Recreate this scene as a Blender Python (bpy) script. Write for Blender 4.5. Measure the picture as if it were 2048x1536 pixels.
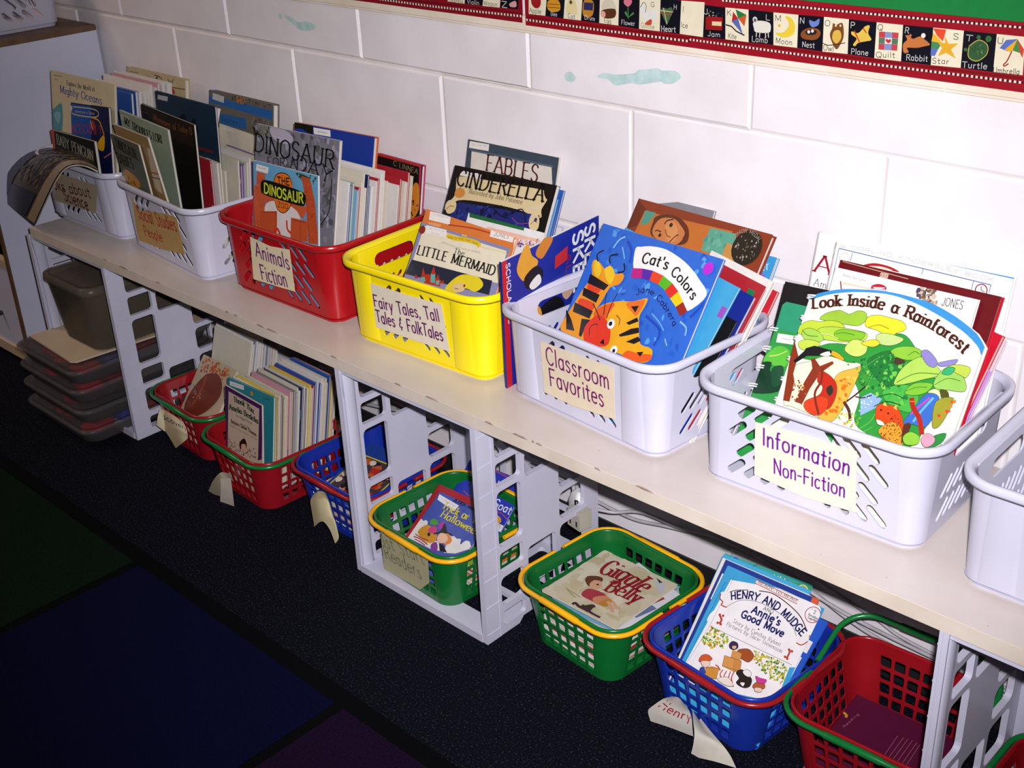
import bpy, math, random
from mathutils import Vector, Matrix
from mathutils.geometry import tessellate_polygon
for o in list(bpy.data.objects): bpy.data.objects.remove(o, do_unlink=True)
SC = bpy.context.scene
COL = SC.collection
PI = math.pi
OFF = 0.783            # floor sits at z = 0; shapes below are written relative to a mortar line at 0
V = Vector

# ------------------------------------------------------------------ camera, light, exposure
cd = bpy.data.cameras.new('camera'); cam = bpy.data.objects.new('camera', cd); COL.objects.link(cam)
cd.sensor_fit = 'HORIZONTAL'; cd.sensor_width = 36.0; cd.lens = 36.0 * 2465.9 / 2048.0
cd.clip_start = 0.05; cd.clip_end = 40
yaw, pit, rol = -.7819, -.4638, -.0459
fw = V((math.sin(yaw)*math.cos(pit), math.cos(yaw)*math.cos(pit), math.sin(pit)))
rt = V((math.cos(yaw), -math.sin(yaw), 0)); up = rt.cross(fw)
r2 = rt*math.cos(rol) + up*math.sin(rol); u2 = -rt*math.sin(rol) + up*math.cos(rol)
CP = V((2.5446, -1.4049, .4545 + OFF))
cam.matrix_world = Matrix(((r2.x, u2.x, -fw.x, CP.x), (r2.y, u2.y, -fw.y, CP.y), (r2.z, u2.z, -fw.z, CP.z), (0, 0, 0, 1)))
SC.camera = cam
w = bpy.data.worlds.new('world'); SC.world = w; w.use_nodes = True
w.node_tree.nodes['Background'].inputs[0].default_value = (.75, .72, .9, 1)
w.node_tree.nodes['Background'].inputs[1].default_value = .022
# the camera's flash, just up and right of the lens
fl = bpy.data.lights.new('camera_flash', 'SPOT'); fl.energy = 196; fl.spot_size = 72*math.pi/180; fl.spot_blend = 1.0; fl.color = (1, .955, .985); fl.shadow_soft_size = .012
flo = bpy.data.objects.new('camera_flash', fl); COL.objects.link(flo); flo.location = CP + r2*.035 + u2*.05 + fw*.02
aim = fw + r2*.03 + u2*.03
flo.rotation_euler = aim.to_track_quat('-Z', 'Y').to_euler()
# the room's ceiling lamps, up and to the left
for i, (x, y, e) in enumerate(((-1.3, -1.3, 22), (-.9, -3.2, 12))):
    al = bpy.data.lights.new('ceiling_lamp', 'AREA'); al.shape = 'RECTANGLE'; al.size = .6; al.size_y = 1.2
    al.energy = e; al.color = (1, .70, .50)
    ao = bpy.data.objects.new('ceiling_lamp', al); COL.objects.link(ao); ao.location = (x, y, 2.7)
SC.view_settings.view_transform = 'Standard'; SC.view_settings.look = 'None'
SC.view_settings.exposure = 0.0; SC.view_settings.gamma = 1.0; SC.view_settings.use_curve_mapping = False

# ------------------------------------------------------------------ colours and materials
def lin(c): return c/12.92 if c <= .04045 else ((c+.055)/1.055)**2.4
_hc = {}
def hexc(h):
    if h not in _hc: _hc[h] = tuple(lin(int(h[i:i+2], 16)/255) for i in (0, 2, 4)) + (1.0,)
    return _hc[h]
def newmat(name):
    m = bpy.data.materials.new(name); m.use_nodes = True
    return m, m.node_tree, m.node_tree.nodes['Principled BSDF']
def noise_mix(nt, c1, c2, scale, lo=.35, hi=.65, detail=3, coord='Object'):
    tc = nt.nodes.new('ShaderNodeTexCoord'); n = nt.nodes.new('ShaderNodeTexNoise'); n.inputs['Scale'].default_value = scale
    n.inputs['Detail'].default_value = detail; r = nt.nodes.new('ShaderNodeValToRGB')
    r.color_ramp.elements[0].position = lo; r.color_ramp.elements[1].position = hi
    r.color_ramp.elements[0].color = c1; r.color_ramp.elements[1].color = c2
    nt.links.new(tc.outputs[coord], n.inputs['Vector']); nt.links.new(n.outputs['Fac'], r.inputs['Fac'])
    return r.outputs['Color'], n.outputs['Fac'], tc
def bump(nt, b, fac, strength, dist=.001):
    bp = nt.nodes.new('ShaderNodeBump'); bp.inputs['Strength'].default_value = strength; bp.inputs['Distance'].default_value = dist
    nt.links.new(fac, bp.inputs['Height']); nt.links.new(bp.outputs['Normal'], b.inputs['Normal'])
def surf(name, h1, h2=None, rough=.5, scale=30, bs=0, bscale=None, bdist=.001, spec=.5, coat=0):
    m, nt, b = newmat(name)
    c, f, tc = noise_mix(nt, hexc(h1), hexc(h2 or h1), scale)
    nt.links.new(c, b.inputs['Base Color']); b.inputs['Roughness'].default_value = rough
    b.inputs['Specular IOR Level'].default_value = spec; b.inputs['Coat Weight'].default_value = coat
    if bs:
        n = nt.nodes.new('ShaderNodeTexNoise'); n.inputs['Scale'].default_value = bscale or scale; n.inputs['Detail'].default_value = 4
        nt.links.new(tc.outputs['Object'], n.inputs['Vector']); bump(nt, b, n.outputs['Fac'], bs, bdist)
    return m
def attr_mat(name, rough, coat=0, spec=.5):
    m, nt, b = newmat(name)
    a = nt.nodes.new('ShaderNodeAttribute'); a.attribute_name = 'Col'
    tc = nt.nodes.new('ShaderNodeTexCoord'); n = nt.nodes.new('ShaderNodeTexNoise'); n.inputs['Scale'].default_value = 60; n.inputs['Detail'].default_value = 3
    mr = nt.nodes.new('ShaderNodeMapRange'); mr.inputs['To Min'].default_value = .68; mr.inputs['To Max'].default_value = .84
    mx = nt.nodes.new('ShaderNodeMix'); mx.data_type = 'RGBA'; mx.blend_type = 'MULTIPLY'; mx.inputs['Factor'].default_value = 1
    nt.links.new(tc.outputs['Object'], n.inputs['Vector']); nt.links.new(n.outputs['Fac'], mr.inputs['Value'])
    nt.links.new(a.outputs['Color'], mx.inputs['A']); nt.links.new(mr.outputs['Result'], mx.inputs['B'])
    nt.links.new(mx.outputs['Result'], b.inputs['Base Color']); b.inputs['Roughness'].default_value = rough
    b.inputs['Coat Weight'].default_value = coat; b.inputs['Specular IOR Level'].default_value = spec
    return m
PRINT = attr_mat('printed_card', .38, .0, .4)
PAPER = attr_mat('plain_paper', .75, 0, .2)
def pages_mat():
    m, nt, b = newmat('page_edges')
    tc = nt.nodes.new('ShaderNodeTexCoord'); mp = nt.nodes.new('ShaderNodeMapping'); mp.inputs['Scale'].default_value = (2, 1800, 2)
    n = nt.nodes.new('ShaderNodeTexNoise'); n.inputs['Scale'].default_value = 1; n.inputs['Detail'].default_value = 2
    r = nt.nodes.new('ShaderNodeValToRGB'); r.color_ramp.elements[0].color = hexc('8c8478'); r.color_ramp.elements[1].color = hexc('d8d2cc')
    r.color_ramp.elements[0].position = .3; r.color_ramp.elements[1].position = .6
    nt.links.new(tc.outputs['Object'], mp.inputs['Vector']); nt.links.new(mp.outputs['Vector'], n.inputs['Vector'])
    nt.links.new(n.outputs['Fac'], r.inputs['Fac']); nt.links.new(r.outputs['Color'], b.inputs['Base Color'])
    b.inputs['Roughness'].default_value = .8
    return m
PAGES = pages_mat()
WALLM = surf('painted_block', 'd9d4d8', 'e2dee2', .42, 9, .35, 220, .0006)
MORTAR = surf('painted_mortar', 'd4cdc8', 'dedad8', .5, 20, .3, 150, .0006)
STAIN = surf('bare_patch', 'a6c4c2', 'bad2d0', .6, 60)
TRIMM = surf('cream_tile', 'd8cbb8', 'e2d8cb', .3, 12, .2, 60)
BOARD = surf('shelf_top_paint', 'c4bab4', 'cec6c2', .35, 6, .15, 90)
BOARDE = surf('shelf_edge_paint', 'c8bcae', 'd2c8bc', .4, 14, .2, 90)
DIRT = surf('grime', '5c3c34', '8c6c60', .8, 80)
WHITEP = surf('white_plastic', 'bcbcd0', 'c4c4d6', .32, 8, .04, 120)
WHITEB = surf('white_basket_plastic', 'bcbcce', 'c2c2d4', .28, 8, .03, 120)
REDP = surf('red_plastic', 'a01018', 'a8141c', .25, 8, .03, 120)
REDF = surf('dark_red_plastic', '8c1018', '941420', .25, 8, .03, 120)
YELP = surf('yellow_plastic', 'ecd60c', 'f0dc14', .3, 8, .03, 120)
GRNP = surf('green_plastic', '0c6028', '0e682c', .28, 8, .03, 120)
BLUP = surf('blue_plastic', '142c94', '183098', .28, 8, .03, 120)
HYEL = surf('yellow_handle', 'e8a810', 'ecb014', .3, 8)
HGRN = surf('green_handle', '0f6830', '127034', .25, 8)
HRED = surf('red_handle', '8c1820', '941c24', .25, 8)
CABW = surf('white_laminate', 'c4c6dc', 'cccce0', .4, 7, .04, 60)
CABE = surf('brown_edge', '5c4430', '6c5038', .5, 40)
CREAMB = surf('cream_board', 'b8a68c', 'c0ae94', .5, 12)
CORD = surf('grey_cord', '9c98a0', 'b0acb4', .5, 30)
PLUG = surf('white_plug', 'd8d8dc', 'e4e4e6', .4, 20)
ADAPT = surf('beige_adapter', 'a8a498', 'b0aca0', .45, 20)
BLACK = surf('black_rubber', '101014', '16161a', .6, 20)
WIRE = surf('white_wire', 'f0f0f4', 'f4f4f8', .3, 20)
def carpet_mat():
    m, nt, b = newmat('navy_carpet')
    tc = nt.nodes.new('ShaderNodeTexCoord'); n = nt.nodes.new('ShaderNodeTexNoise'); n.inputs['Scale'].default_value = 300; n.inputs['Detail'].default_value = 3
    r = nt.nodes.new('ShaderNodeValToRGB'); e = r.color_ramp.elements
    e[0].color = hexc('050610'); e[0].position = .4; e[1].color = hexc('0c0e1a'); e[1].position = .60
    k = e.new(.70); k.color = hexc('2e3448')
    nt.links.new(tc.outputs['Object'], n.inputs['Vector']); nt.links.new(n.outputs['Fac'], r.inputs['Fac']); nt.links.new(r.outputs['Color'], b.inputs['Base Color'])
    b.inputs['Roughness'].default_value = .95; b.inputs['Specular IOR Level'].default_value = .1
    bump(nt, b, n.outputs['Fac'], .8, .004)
    return m
CARPET = carpet_mat()
def rugm(name, h1, h2):
    m = surf(name, h1, h2, .95, 260, .6, 500, .003, .1); return m
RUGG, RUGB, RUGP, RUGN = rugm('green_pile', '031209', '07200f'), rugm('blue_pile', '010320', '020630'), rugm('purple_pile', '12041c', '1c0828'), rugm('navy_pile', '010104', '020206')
def clear_mat(name, h, trans):
    m, nt, b = newmat(name)
    b.inputs['Base Color'].default_value = hexc(h); b.inputs['Roughness'].default_value = .35
    t = nt.nodes.new('ShaderNodeBsdfTransparent'); t.inputs[0].default_value = hexc('d8d0cc'); mx = nt.nodes.new('ShaderNodeMixShader'); mx.inputs[0].default_value = trans
    out = nt.nodes['Material Output']
    nt.links.new(b.outputs[0], mx.inputs[1]); nt.links.new(t.outputs[0], mx.inputs[2]); nt.links.new(mx.outputs[0], out.inputs['Surface'])
    return m
CLEAR = clear_mat('cloudy_clear_plastic', '787478', .72)
CLEAR2 = clear_mat('cloudy_tall_box_plastic', '746c60', .6)
TAPE = clear_mat('clear_tape', 'd8d8d8', .75)

# ------------------------------------------------------------------ mesh helper
class M:
    def __init__(s): s.v, s.f, s.m, s.c, s.s = [], [], [], [], []
    def add(s, vs, fs, mat=0, col='ffffff', smooth=False):
        b = len(s.v); s.v += [tuple(p) for p in vs]
        for f in fs: s.f.append([i+b for i in f]); s.m.append(mat); s.c.append(col); s.s.append(smooth)
    def box(s, x0, x1, y0, y1, z0, z1, mat=0, col='ffffff'):
        vs = [(x, y, z) for z in (z0, z1) for y in (y0, y1) for x in (x0, x1)]
        s.add(vs, [(0, 2, 3, 1), (4, 5, 7, 6), (0, 1, 5, 4), (2, 6, 7, 3), (0, 4, 6, 2), (1, 3, 7, 5)], mat, col)
    def hexa(s, a, b, mat=0, col='ffffff'):      # a, b: bottom and top quads
        s.add(list(a)+list(b), [(3, 2, 1, 0), (4, 5, 6, 7), (0, 1, 5, 4), (1, 2, 6, 5), (2, 3, 7, 6), (3, 0, 4, 7)], mat, col)
    def tube(s, pts, r, n=8, mat=0, col='ffffff', caps=True, flat=1.0):
        pts = [V(p) for p in pts]; rings = []; rr = r if isinstance(r, list) else [r]*len(pts)
        t0 = (pts[1]-pts[0]).normalized(); a = V((0, 0, 1)) if abs(t0.z) < .9 else V((1, 0, 0)); nn = t0.cross(a).normalized()
        vs = []
        for i, p in enumerate(pts):
            t = (pts[min(i+1, len(pts)-1)]-pts[max(i-1, 0)]).normalized()
            nn = (nn - t*nn.dot(t)).normalized(); bb = t.cross(nn)
            for k in range(n): vs.append(p + (nn*math.cos(2*PI*k/n) + bb*math.sin(2*PI*k/n)*flat)*rr[i])
        fs = [(i*n+k, i*n+(k+1) % n, (i+1)*n+(k+1) % n, (i+1)*n+k) for i in range(len(pts)-1) for k in range(n)]
        s.add(vs, fs, mat, col, True)
        if caps: s.add([vs[k] for k in range(n)], [tuple(reversed(range(n)))], mat, col); s.add([vs[-n+k] for k in range(n)], [tuple(range(n))], mat, col)
    def build(s, name, mats, parent=None, mw=None):
        me = bpy.data.meshes.new(name); me.from_pydata(s.v, [], s.f)
        mats = mats if isinstance(mats, (list, tuple)) else [mats]
        for m in mats: me.materials.append(m)
        me.polygons.foreach_set('material_index', s.m); me.polygons.foreach_set('use_smooth', s.s)
        ca = me.color_attributes.new('Col', 'FLOAT_COLOR', 'CORNER'); buf = []
        for f, c in zip(s.f, s.c): buf += list(hexc(c))*len(f)
        ca.data.foreach_set('color', buf); me.update()
        o = bpy.data.objects.new(name, me); COL.objects.link(o)
        if parent: o.parent = parent
        if mw is not None: o.matrix_local = mw
        return o
def empty(name, loc=(0, 0, 0), rz=0, mw=None):
    o = bpy.data.objects.new(name, None); COL.objects.link(o); o.empty_display_size = .05
    if mw is not None: o.matrix_world = mw
    else: o.location = loc; o.rotation_euler = (0, 0, rz)
    return o
def tag(o, label, cat, group=None, kind=None):
    o['label'] = label; o['category'] = cat
    if group: o['group'] = group
    if kind: o['kind'] = kind
    return o
def struct(o): o['kind'] = 'structure'; return o
def stadium(cx, cy, L, wd, ang, n=4):
    ps = []
    for sgn, a0 in ((1, -PI/2), (-1, PI/2)):
        for k in range(n+1):
            a = a0 + PI*k/n; ps.append((sgn*(L-wd)/2 + wd/2*math.cos(a), wd/2*math.sin(a)))
    c, s_ = math.cos(ang), math.sin(ang)
    return [(cx+x*c-y*s_, cy+x*s_+y*c) for x, y in ps]
def rrect(x0, x1, y0, y1, r, n=3):
    ps = []
    for cx, cy, a0 in ((x1-r, y0+r, -PI/2), (x1-r, y1-r, 0), (x0+r, y1-r, PI/2), (x0+r, y0+r, PI)):
        for k in range(n+1): a = a0+PI/2*k/n; ps.append((cx+r*math.cos(a), cy+r*math.sin(a)))
    return ps
def panel(m, outer, holes, fn, th, mat=0, col='ffffff'):
    """sheet with real holes; fn(u, v, d) -> point, d is the depth through the sheet"""
    loops = [outer]+holes; flat = [p for l in loops for p in l]
    tri = tessellate_polygon([[V((p[0], p[1], 0)) for p in l] for l in loops])
    a = [fn(p[0], p[1], 0) for p in flat]; b = [fn(p[0], p[1], th) for p in flat]; n = len(flat)
    m.add(a+b, [tuple(t) for t in tri]+[tuple(i+n for i in reversed(t)) for t in tri], mat, col)
    base = 0
    for l in loops:
        k = len(l)
        m.add([a[base+i] for i in range(k)]+[b[base+i] for i in range(k)], [(i, (i+1) % k, k+(i+1) % k, k+i) for i in range(k)], mat, col)
        base += k

# ------------------------------------------------------------------ lettering: every glyph is a set of strokes
GL = {}
def _g(ch, wd, s): GL[ch] = (wd, [(t[0], [tuple(float(x) for x in p.split(',')) for p in t[1:].split()]) for t in s.split(';')])
for _l in '''A 66 L0,0 33,100;L33,100 66,0;L12,36 54,36
B 58 L6,0 6,100;C6,100 40,98 50,76 38,54 6,53;C6,53 44,52 56,28 42,2 6,0
C 64 C62,80 48,98 26,98 6,76 2,50 6,24 26,2 48,2 62,20
D 66 L6,0 6,100;C6,100 38,98 60,76 64,50 60,24 38,2 6,0
E 54 L6,0 6,100;L6,100 52,100;L6,52 44,52;L6,0 54,0
F 52 L6,0 6,100;L6,100 52,100;L6,52 42,52
G 68 C62,82 48,98 26,98 6,76 2,50 6,24 26,2 48,2 62,14;L62,4 62,44;L40,44 62,44
H 64 L6,0 6,100;L58,0 58,100;L6,52 58,52
I 14 L7,0 7,100
J 44 L38,100 38,28;C38,28 34,6 18,0 4,10 0,22
K 62 L6,0 6,100;L58,100 6,44;L22,60 60,0
L 50 L6,0 6,100;L6,0 50,0
M 78 L6,0 8,100;L8,100 39,12;L39,12 70,100;L70,100 72,0
N 66 L6,0 6,100;L6,100 60,0;L60,0 60,100
O 70 C35,100 8,84 2,50 8,16 35,0 62,16 68,50 62,84 35,100
P 56 L6,0 6,100;C6,100 42,98 54,74 42,50 6,48
Q 70 C35,100 8,84 2,50 8,16 35,0 62,16 68,50 62,84 35,100;L42,24 66,-8
R 60 L6,0 6,100;C6,100 42,98 54,76 42,54 6,52;L30,52 60,0
S 52 C48,84 36,98 16,98 4,80 10,60 38,44 48,26 40,4 18,0 2,16
T 60 L30,0 30,100;L0,100 60,100
U 64 L6,100 6,34;C6,34 12,8 32,0 52,8 58,34;L58,34 58,100
V 62 L0,100 31,0;L31,0 62,100
W 90 L0,100 22,0;L22,0 45,90;L45,90 68,0;L68,0 90,100
X 60 L2,100 58,0;L58,100 2,0
Y 60 L0,100 30,50;L60,100 30,50;L30,50 30,0
Z 56 L2,100 54,100;L54,100 2,0;L2,0 56,0
a 48 C40,52 26,62 8,54 2,31 8,8 24,0 40,12;L42,62 42,0
b 50 L6,100 6,0;C6,48 22,62 40,54 47,31 40,8 22,0 6,12
c 44 C42,52 26,62 8,54 2,31 8,8 26,0 42,12
d 50 L44,100 44,0;C44,50 28,62 10,54 3,31 10,8 28,0 44,14
e 48 L4,34 45,34;C45,34 42,54 26,62 8,54 2,31 8,8 28,0 44,10
f 32 L12,0 12,78;C12,78 16,96 32,96;L0,60 28,60
g 50 C42,52 26,62 8,54 2,31 8,8 24,0 42,12;L44,62 44,-10;C44,-10 38,-28 20,-30 4,-22
h 48 L6,100 6,0;C6,44 20,60 36,60 42,44;L42,44 42,0
i 14 L7,62 7,0;L7,84 7,92
j 20 L14,62 14,-12;C14,-12 10,-28 -4,-28;L14,84 14,92
k 46 L6,100 6,0;L40,62 6,24;L16,34 44,0
l 14 L7,100 7,0
m 76 L6,62 6,0;C6,44 18,60 32,58 38,44;L38,44 38,0;C38,44 50,60 64,58 70,44;L70,44 70,0
n 48 L6,62 6,0;C6,44 20,60 36,60 42,44;L42,44 42,0
o 50 C25,62 8,54 2,31 8,8 25,0 42,8 48,31 42,54 25,62
p 50 L6,62 6,-30;C6,48 22,62 40,54 47,31 40,8 22,0 6,12
q 50 L44,62 44,-30;C44,50 28,62 10,54 3,31 10,8 28,0 44,14
r 34 L6,62 6,0;C6,40 16,58 32,60
s 40 C36,50 24,62 10,60 4,46 16,34 32,24 36,12 26,0 12,0 2,10
t 32 L14,86 14,14;C14,14 18,0 32,4;L0,62 30,62
u 48 L6,62 6,18;C6,18 12,2 28,0 42,16;L42,62 42,0
v 44 L0,62 22,0;L22,0 44,62
w 66 L0,62 16,0;L16,0 33,56;L33,56 50,0;L50,0 66,62
x 42 L2,62 40,0;L40,62 2,0
y 44 L2,62 22,4;L44,62 14,-30
z 42 L2,62 40,62;L40,62 2,0;L2,0 42,0
' 12 L6,100 6,78
, 12 L8,6 2,-14
. 12 L6,0 6,7
- 34 L2,38 30,38
& 48 C40,80 14,78 20,54 12,50 4,20 44,18;L27,98 27,86;L25,8 25,-6
1 20 L12,0 12,100;L12,100 0,84
2 50 C4,78 20,98 44,84 40,56 2,0;L2,0 50,0'''.split('\n'):
    _a, _b, _c = _l.split(' ', 2); _g(_a, float(_b), _c)
GL[' '] = (34, [])
def crom(ps, n=4, closed=False):
    if len(ps) < 3: return list(ps)
    out = []; N = len(ps); rng = N if closed else N-1
    for i in range(rng):
        if closed: p0, p1, p2, p3 = ps[i-1], ps[i], ps[(i+1) % N], ps[(i+2) % N]
        else: p0, p1, p2, p3 = ps[max(i-1, 0)], ps[i], ps[i+1], ps[min(i+2, N-1)]
        for k in range(n):
            t = k/n; t2 = t*t; t3 = t2*t
            out.append(tuple(.5*((2*p1[j])+(-p0[j]+p2[j])*t+(2*p0[j]-5*p1[j]+4*p2[j]-p3[j])*t2+(-p0[j]+3*p1[j]-3*p2[j]+p3[j])*t3) for j in (0, 1)))
    if not closed: out.append(ps[-1])
    return out
def ribbon(ps, ws):
    """quads along a polyline with a width at every point"""
    L, R = [], []; n = len(ps)
    for i in range(n):
        a, b = ps[max(i-1, 0)], ps[min(i+1, n-1)]; dx, dy = b[0]-a[0], b[1]-a[1]; d = math.hypot(dx, dy) or 1e-9
        nx, ny = -dy/d, dx/d; h = (ws[i] if isinstance(ws, list) else ws)/2
        L.append((ps[i][0]+nx*h, ps[i][1]+ny*h)); R.append((ps[i][0]-nx*h, ps[i][1]-ny*h))
    return [[R[i], R[i+1], L[i+1], L[i]] for i in range(n-1)]
def text_polys(s, path, size, style, wf):
    path = crom(path, 8); seg = [0]
    for a, b in zip(path, path[1:]): seg.append(seg[-1]+math.hypot(b[0]-a[0], b[1]-a[1]))
    tot = seg[-1]
    gap = 16 if style != 'b' else 14
    adv = sum(GL.get(c, GL[' '])[0]+gap for c in s)-gap; sx = tot/adv; sy = size/100
    def mp(x, y):
        t = x*sx; i = 0
        while i < len(seg)-2 and seg[i+1] < t: i += 1
        a, b = path[i], path[i+1]; d = (seg[i+1]-seg[i]) or 1e-9; k = (t-seg[i])/d
        ux, uy = (b[0]-a[0])/d, (b[1]-a[1])/d
        return (a[0]+ux*k*d-uy*y*sy, a[1]+uy*k*d+ux*y*sy)
    W = wf*size; out = []; x0 = 0; rr = random.Random(len(s)*7+1)
    for c in s:
        wd, st = GL.get(c, GL[' '])
        jy = rr.uniform(-3, 3) if style in 'hs' and wf < .15 and style == 'h' else 0
        for kind, ps in st:
            q = crom(ps, 4) if kind == 'C' else list(ps)
            if style == 'h' or style == 's':
                q = list(q)
            ws = []
            for i in range(len(q)):
                a, b = q[max(i-1, 0)], q[min(i+1, len(q)-1)]; d = math.hypot(b[0]-a[0], b[1]-a[1]) or 1
                sn = abs(b[1]-a[1])/d
                ws.append(W if style == 'h' else W*(.42+.58*sn) if style in 'bg' else W*(.6+.5*sn))
            P_ = [mp(x0+p[0], p[1]+jy) for p in q]
            if kind == 'L':                       # square ends slightly longer
                (ax, ay), (bx, by) = P_[0], P_[-1]; d = math.hypot(bx-ax, by-ay) or 1e-9; e = W*.35 if style != 'b' else 0
                P_[0] = (ax-(bx-ax)/d*e, ay-(by-ay)/d*e); P_[-1] = (bx+(bx-ax)/d*e, by+(by-ay)/d*e)
            out += ribbon(P_, ws)
            if style in 'bg' and kind == 'L' and c.isalpha():
                for (px, py), (qx, qy) in ((q[0], q[-1]), (q[-1], q[0])):
                    if abs(qx-px) < 1.2*abs(qy-py) and (py in (0, 62, 100, -30)):
                        hw = 100*wf*sy/sx*.95; th = max(7, 34*wf)
                        y0, y1 = (py, py+th) if py <= 0 else (py-th, py)
                        out.append([mp(x0+px-hw, y0+jy), mp(x0+px+hw, y0+jy), mp(x0+px+hw, y1+jy), mp(x0+px-hw, y1+jy)])
        x0 += wd+gap
    return out
def clip(poly, box):
    x0, x1, y0, y1 = box
    for ax, lim, sg in ((0, x0, 1), (0, x1, -1), (1, y0, 1), (1, y1, -1)):
        out = []; n = len(poly)
        if n < 3: return []
        for i in range(n):
            p, q = poly[i], poly[(i+1) % n]; dp, dq = (p[ax]-lim)*sg, (q[ax]-lim)*sg
            if dp >= 0: out.append(p)
            if (dp >= 0) != (dq >= 0):
                t = dp/(dp-dq); out.append((p[0]+(q[0]-p[0])*t, p[1]+(q[1]-p[1])*t))
        poly = out
    return poly if len(poly) >= 3 else []
def inside(pt, poly):
    x, y = pt; c = False; n = len(poly)
    for i in range(n):
        (x1, y1), (x2, y2) = poly[i], poly[(i+1) % n]
        if (y1 > y) != (y2 > y) and x < (x2-x1)*(y-y1)/(y2-y1)+x1: c = not c
    return c
def area(p): return sum(p[i][0]*p[(i+1) % len(p)][1]-p[(i+1) % len(p)][0]*p[i][1] for i in range(len(p)))/2
def art_layers(src, box=None):
    """parse the drawing list of one cover -> background colour, outline, [(colour, polygons)]"""
    bg, outline, lay, ink = 'ffffff', None, [], None
    P_ = lambda ws: [tuple(int(v)*1e-4 for v in s.split(',')) for s in ws]
    for ln in src.split('\n'):
        k = ln[0]
        if k == 'T':
            hd, pt = ln.split('|'); h = hd.split(' ', 5)
            lay.append((h[2], text_polys(h[5], P_(pt.split()), int(h[3])*1e-4, h[1], float(h[4])))); continue
        t = ln.split()
        if k == 'B': bg = t[1]
        elif k == 'O': outline = P_(t[1:])
        elif k == 'I': ink = t[1] if t[1] != 'off' else None
        elif k == 'S':
            sh_ = crom(P_(t[2:]), 4, True); lay.append((t[1], [sh_]))
            if ink: lay.append((ink, ribbon(sh_+sh_[:1], .0005)))
        elif k == 'P': lay.append((t[1], [P_(t[2:])]))
        elif k == 'R': ps = crom(P_(t[3:]), 5); lay.append((t[1], ribbon(ps, int(t[2])*1e-4)))
        elif k == 'D':
            ps = P_(t[3:]); w_ = int(t[2])*1e-4; qs = []
            for (ax, ay), (bx, by) in zip(ps, ps[1:]):
                d = math.hypot(bx-ax, by-ay); n = max(1, int(d/(w_*2))); ux, uy = (bx-ax)/d, (by-ay)/d
                for i in range(n):
                    s0 = i*d/n; s1 = s0+w_; qs.append([(ax+ux*s0+uy*w_/2, ay+uy*s0-ux*w_/2), (ax+ux*s1+uy*w_/2, ay+uy*s1-ux*w_/2), (ax+ux*s1-uy*w_/2, ay+uy*s1+ux*w_/2), (ax+ux*s0-uy*w_/2, ay+uy*s0+ux*w_/2)])
            lay.append(('500c14', ribbon(ps, w_))); lay.append((t[1], qs))
        elif k == 'L': lay.append((t[1], ribbon(P_(t[3:]), int(t[2])*1e-4)))
        elif k == 'C':
            (cx, cy), = P_(t[3:]); r = int(t[2])*1e-4
            lay.append((t[1], [[(cx+r*math.cos(a*PI/9), cy+r*math.sin(a*PI/9)) for a in range(18)]]))
        elif k == 'X':
            cols = t[1].split(','); n = int(t[2]); sz = int(t[3])*1e-4; reg = P_(t[4:]); rr = random.Random(n+len(ln))
            xs, ys = [p[0] for p in reg], [p[1] for p in reg]; sub = {}
            done = 0; tries = 0
            while done < n and tries < n*20:
                tries += 1; x, y = rr.uniform(min(xs), max(xs)), rr.uniform(min(ys), max(ys))
                if not inside((x, y), reg): continue
                a0 = rr.uniform(0, PI); e = rr.uniform(.35, 1)
                bl = [(math.cos(q*PI/4)*sz*rr.uniform(.5, 1), math.sin(q*PI/4)*sz*e*rr.uniform(.5, 1)) for q in range(8)]
                ca, sa = math.cos(a0), math.sin(a0)
                lay.append((rr.choice(cols), [[(x+p*ca-q*sa, y+p*sa+q*ca) for p, q in bl]])); done += 1
    if box:
        lay = [(c, [q for q in (clip(p, box) for p in ps) if q]) for c, ps in lay]
    return bg, outline, lay
def lay_art(m, lay, fn, mat=0, step=3e-5, d0=6e-5):
    """stack the printed shapes just above the surface; fn(x, y, d) -> point"""
    d = d0
    for c, ps in lay:
        for p in ps:
            if len(p) < 3: continue
            if area(p) < 0: p = p[::-1]
            m.add([fn(x, y, d) for x, y in p], [tuple(range(len(p)))], mat, c)
        d += step

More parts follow.
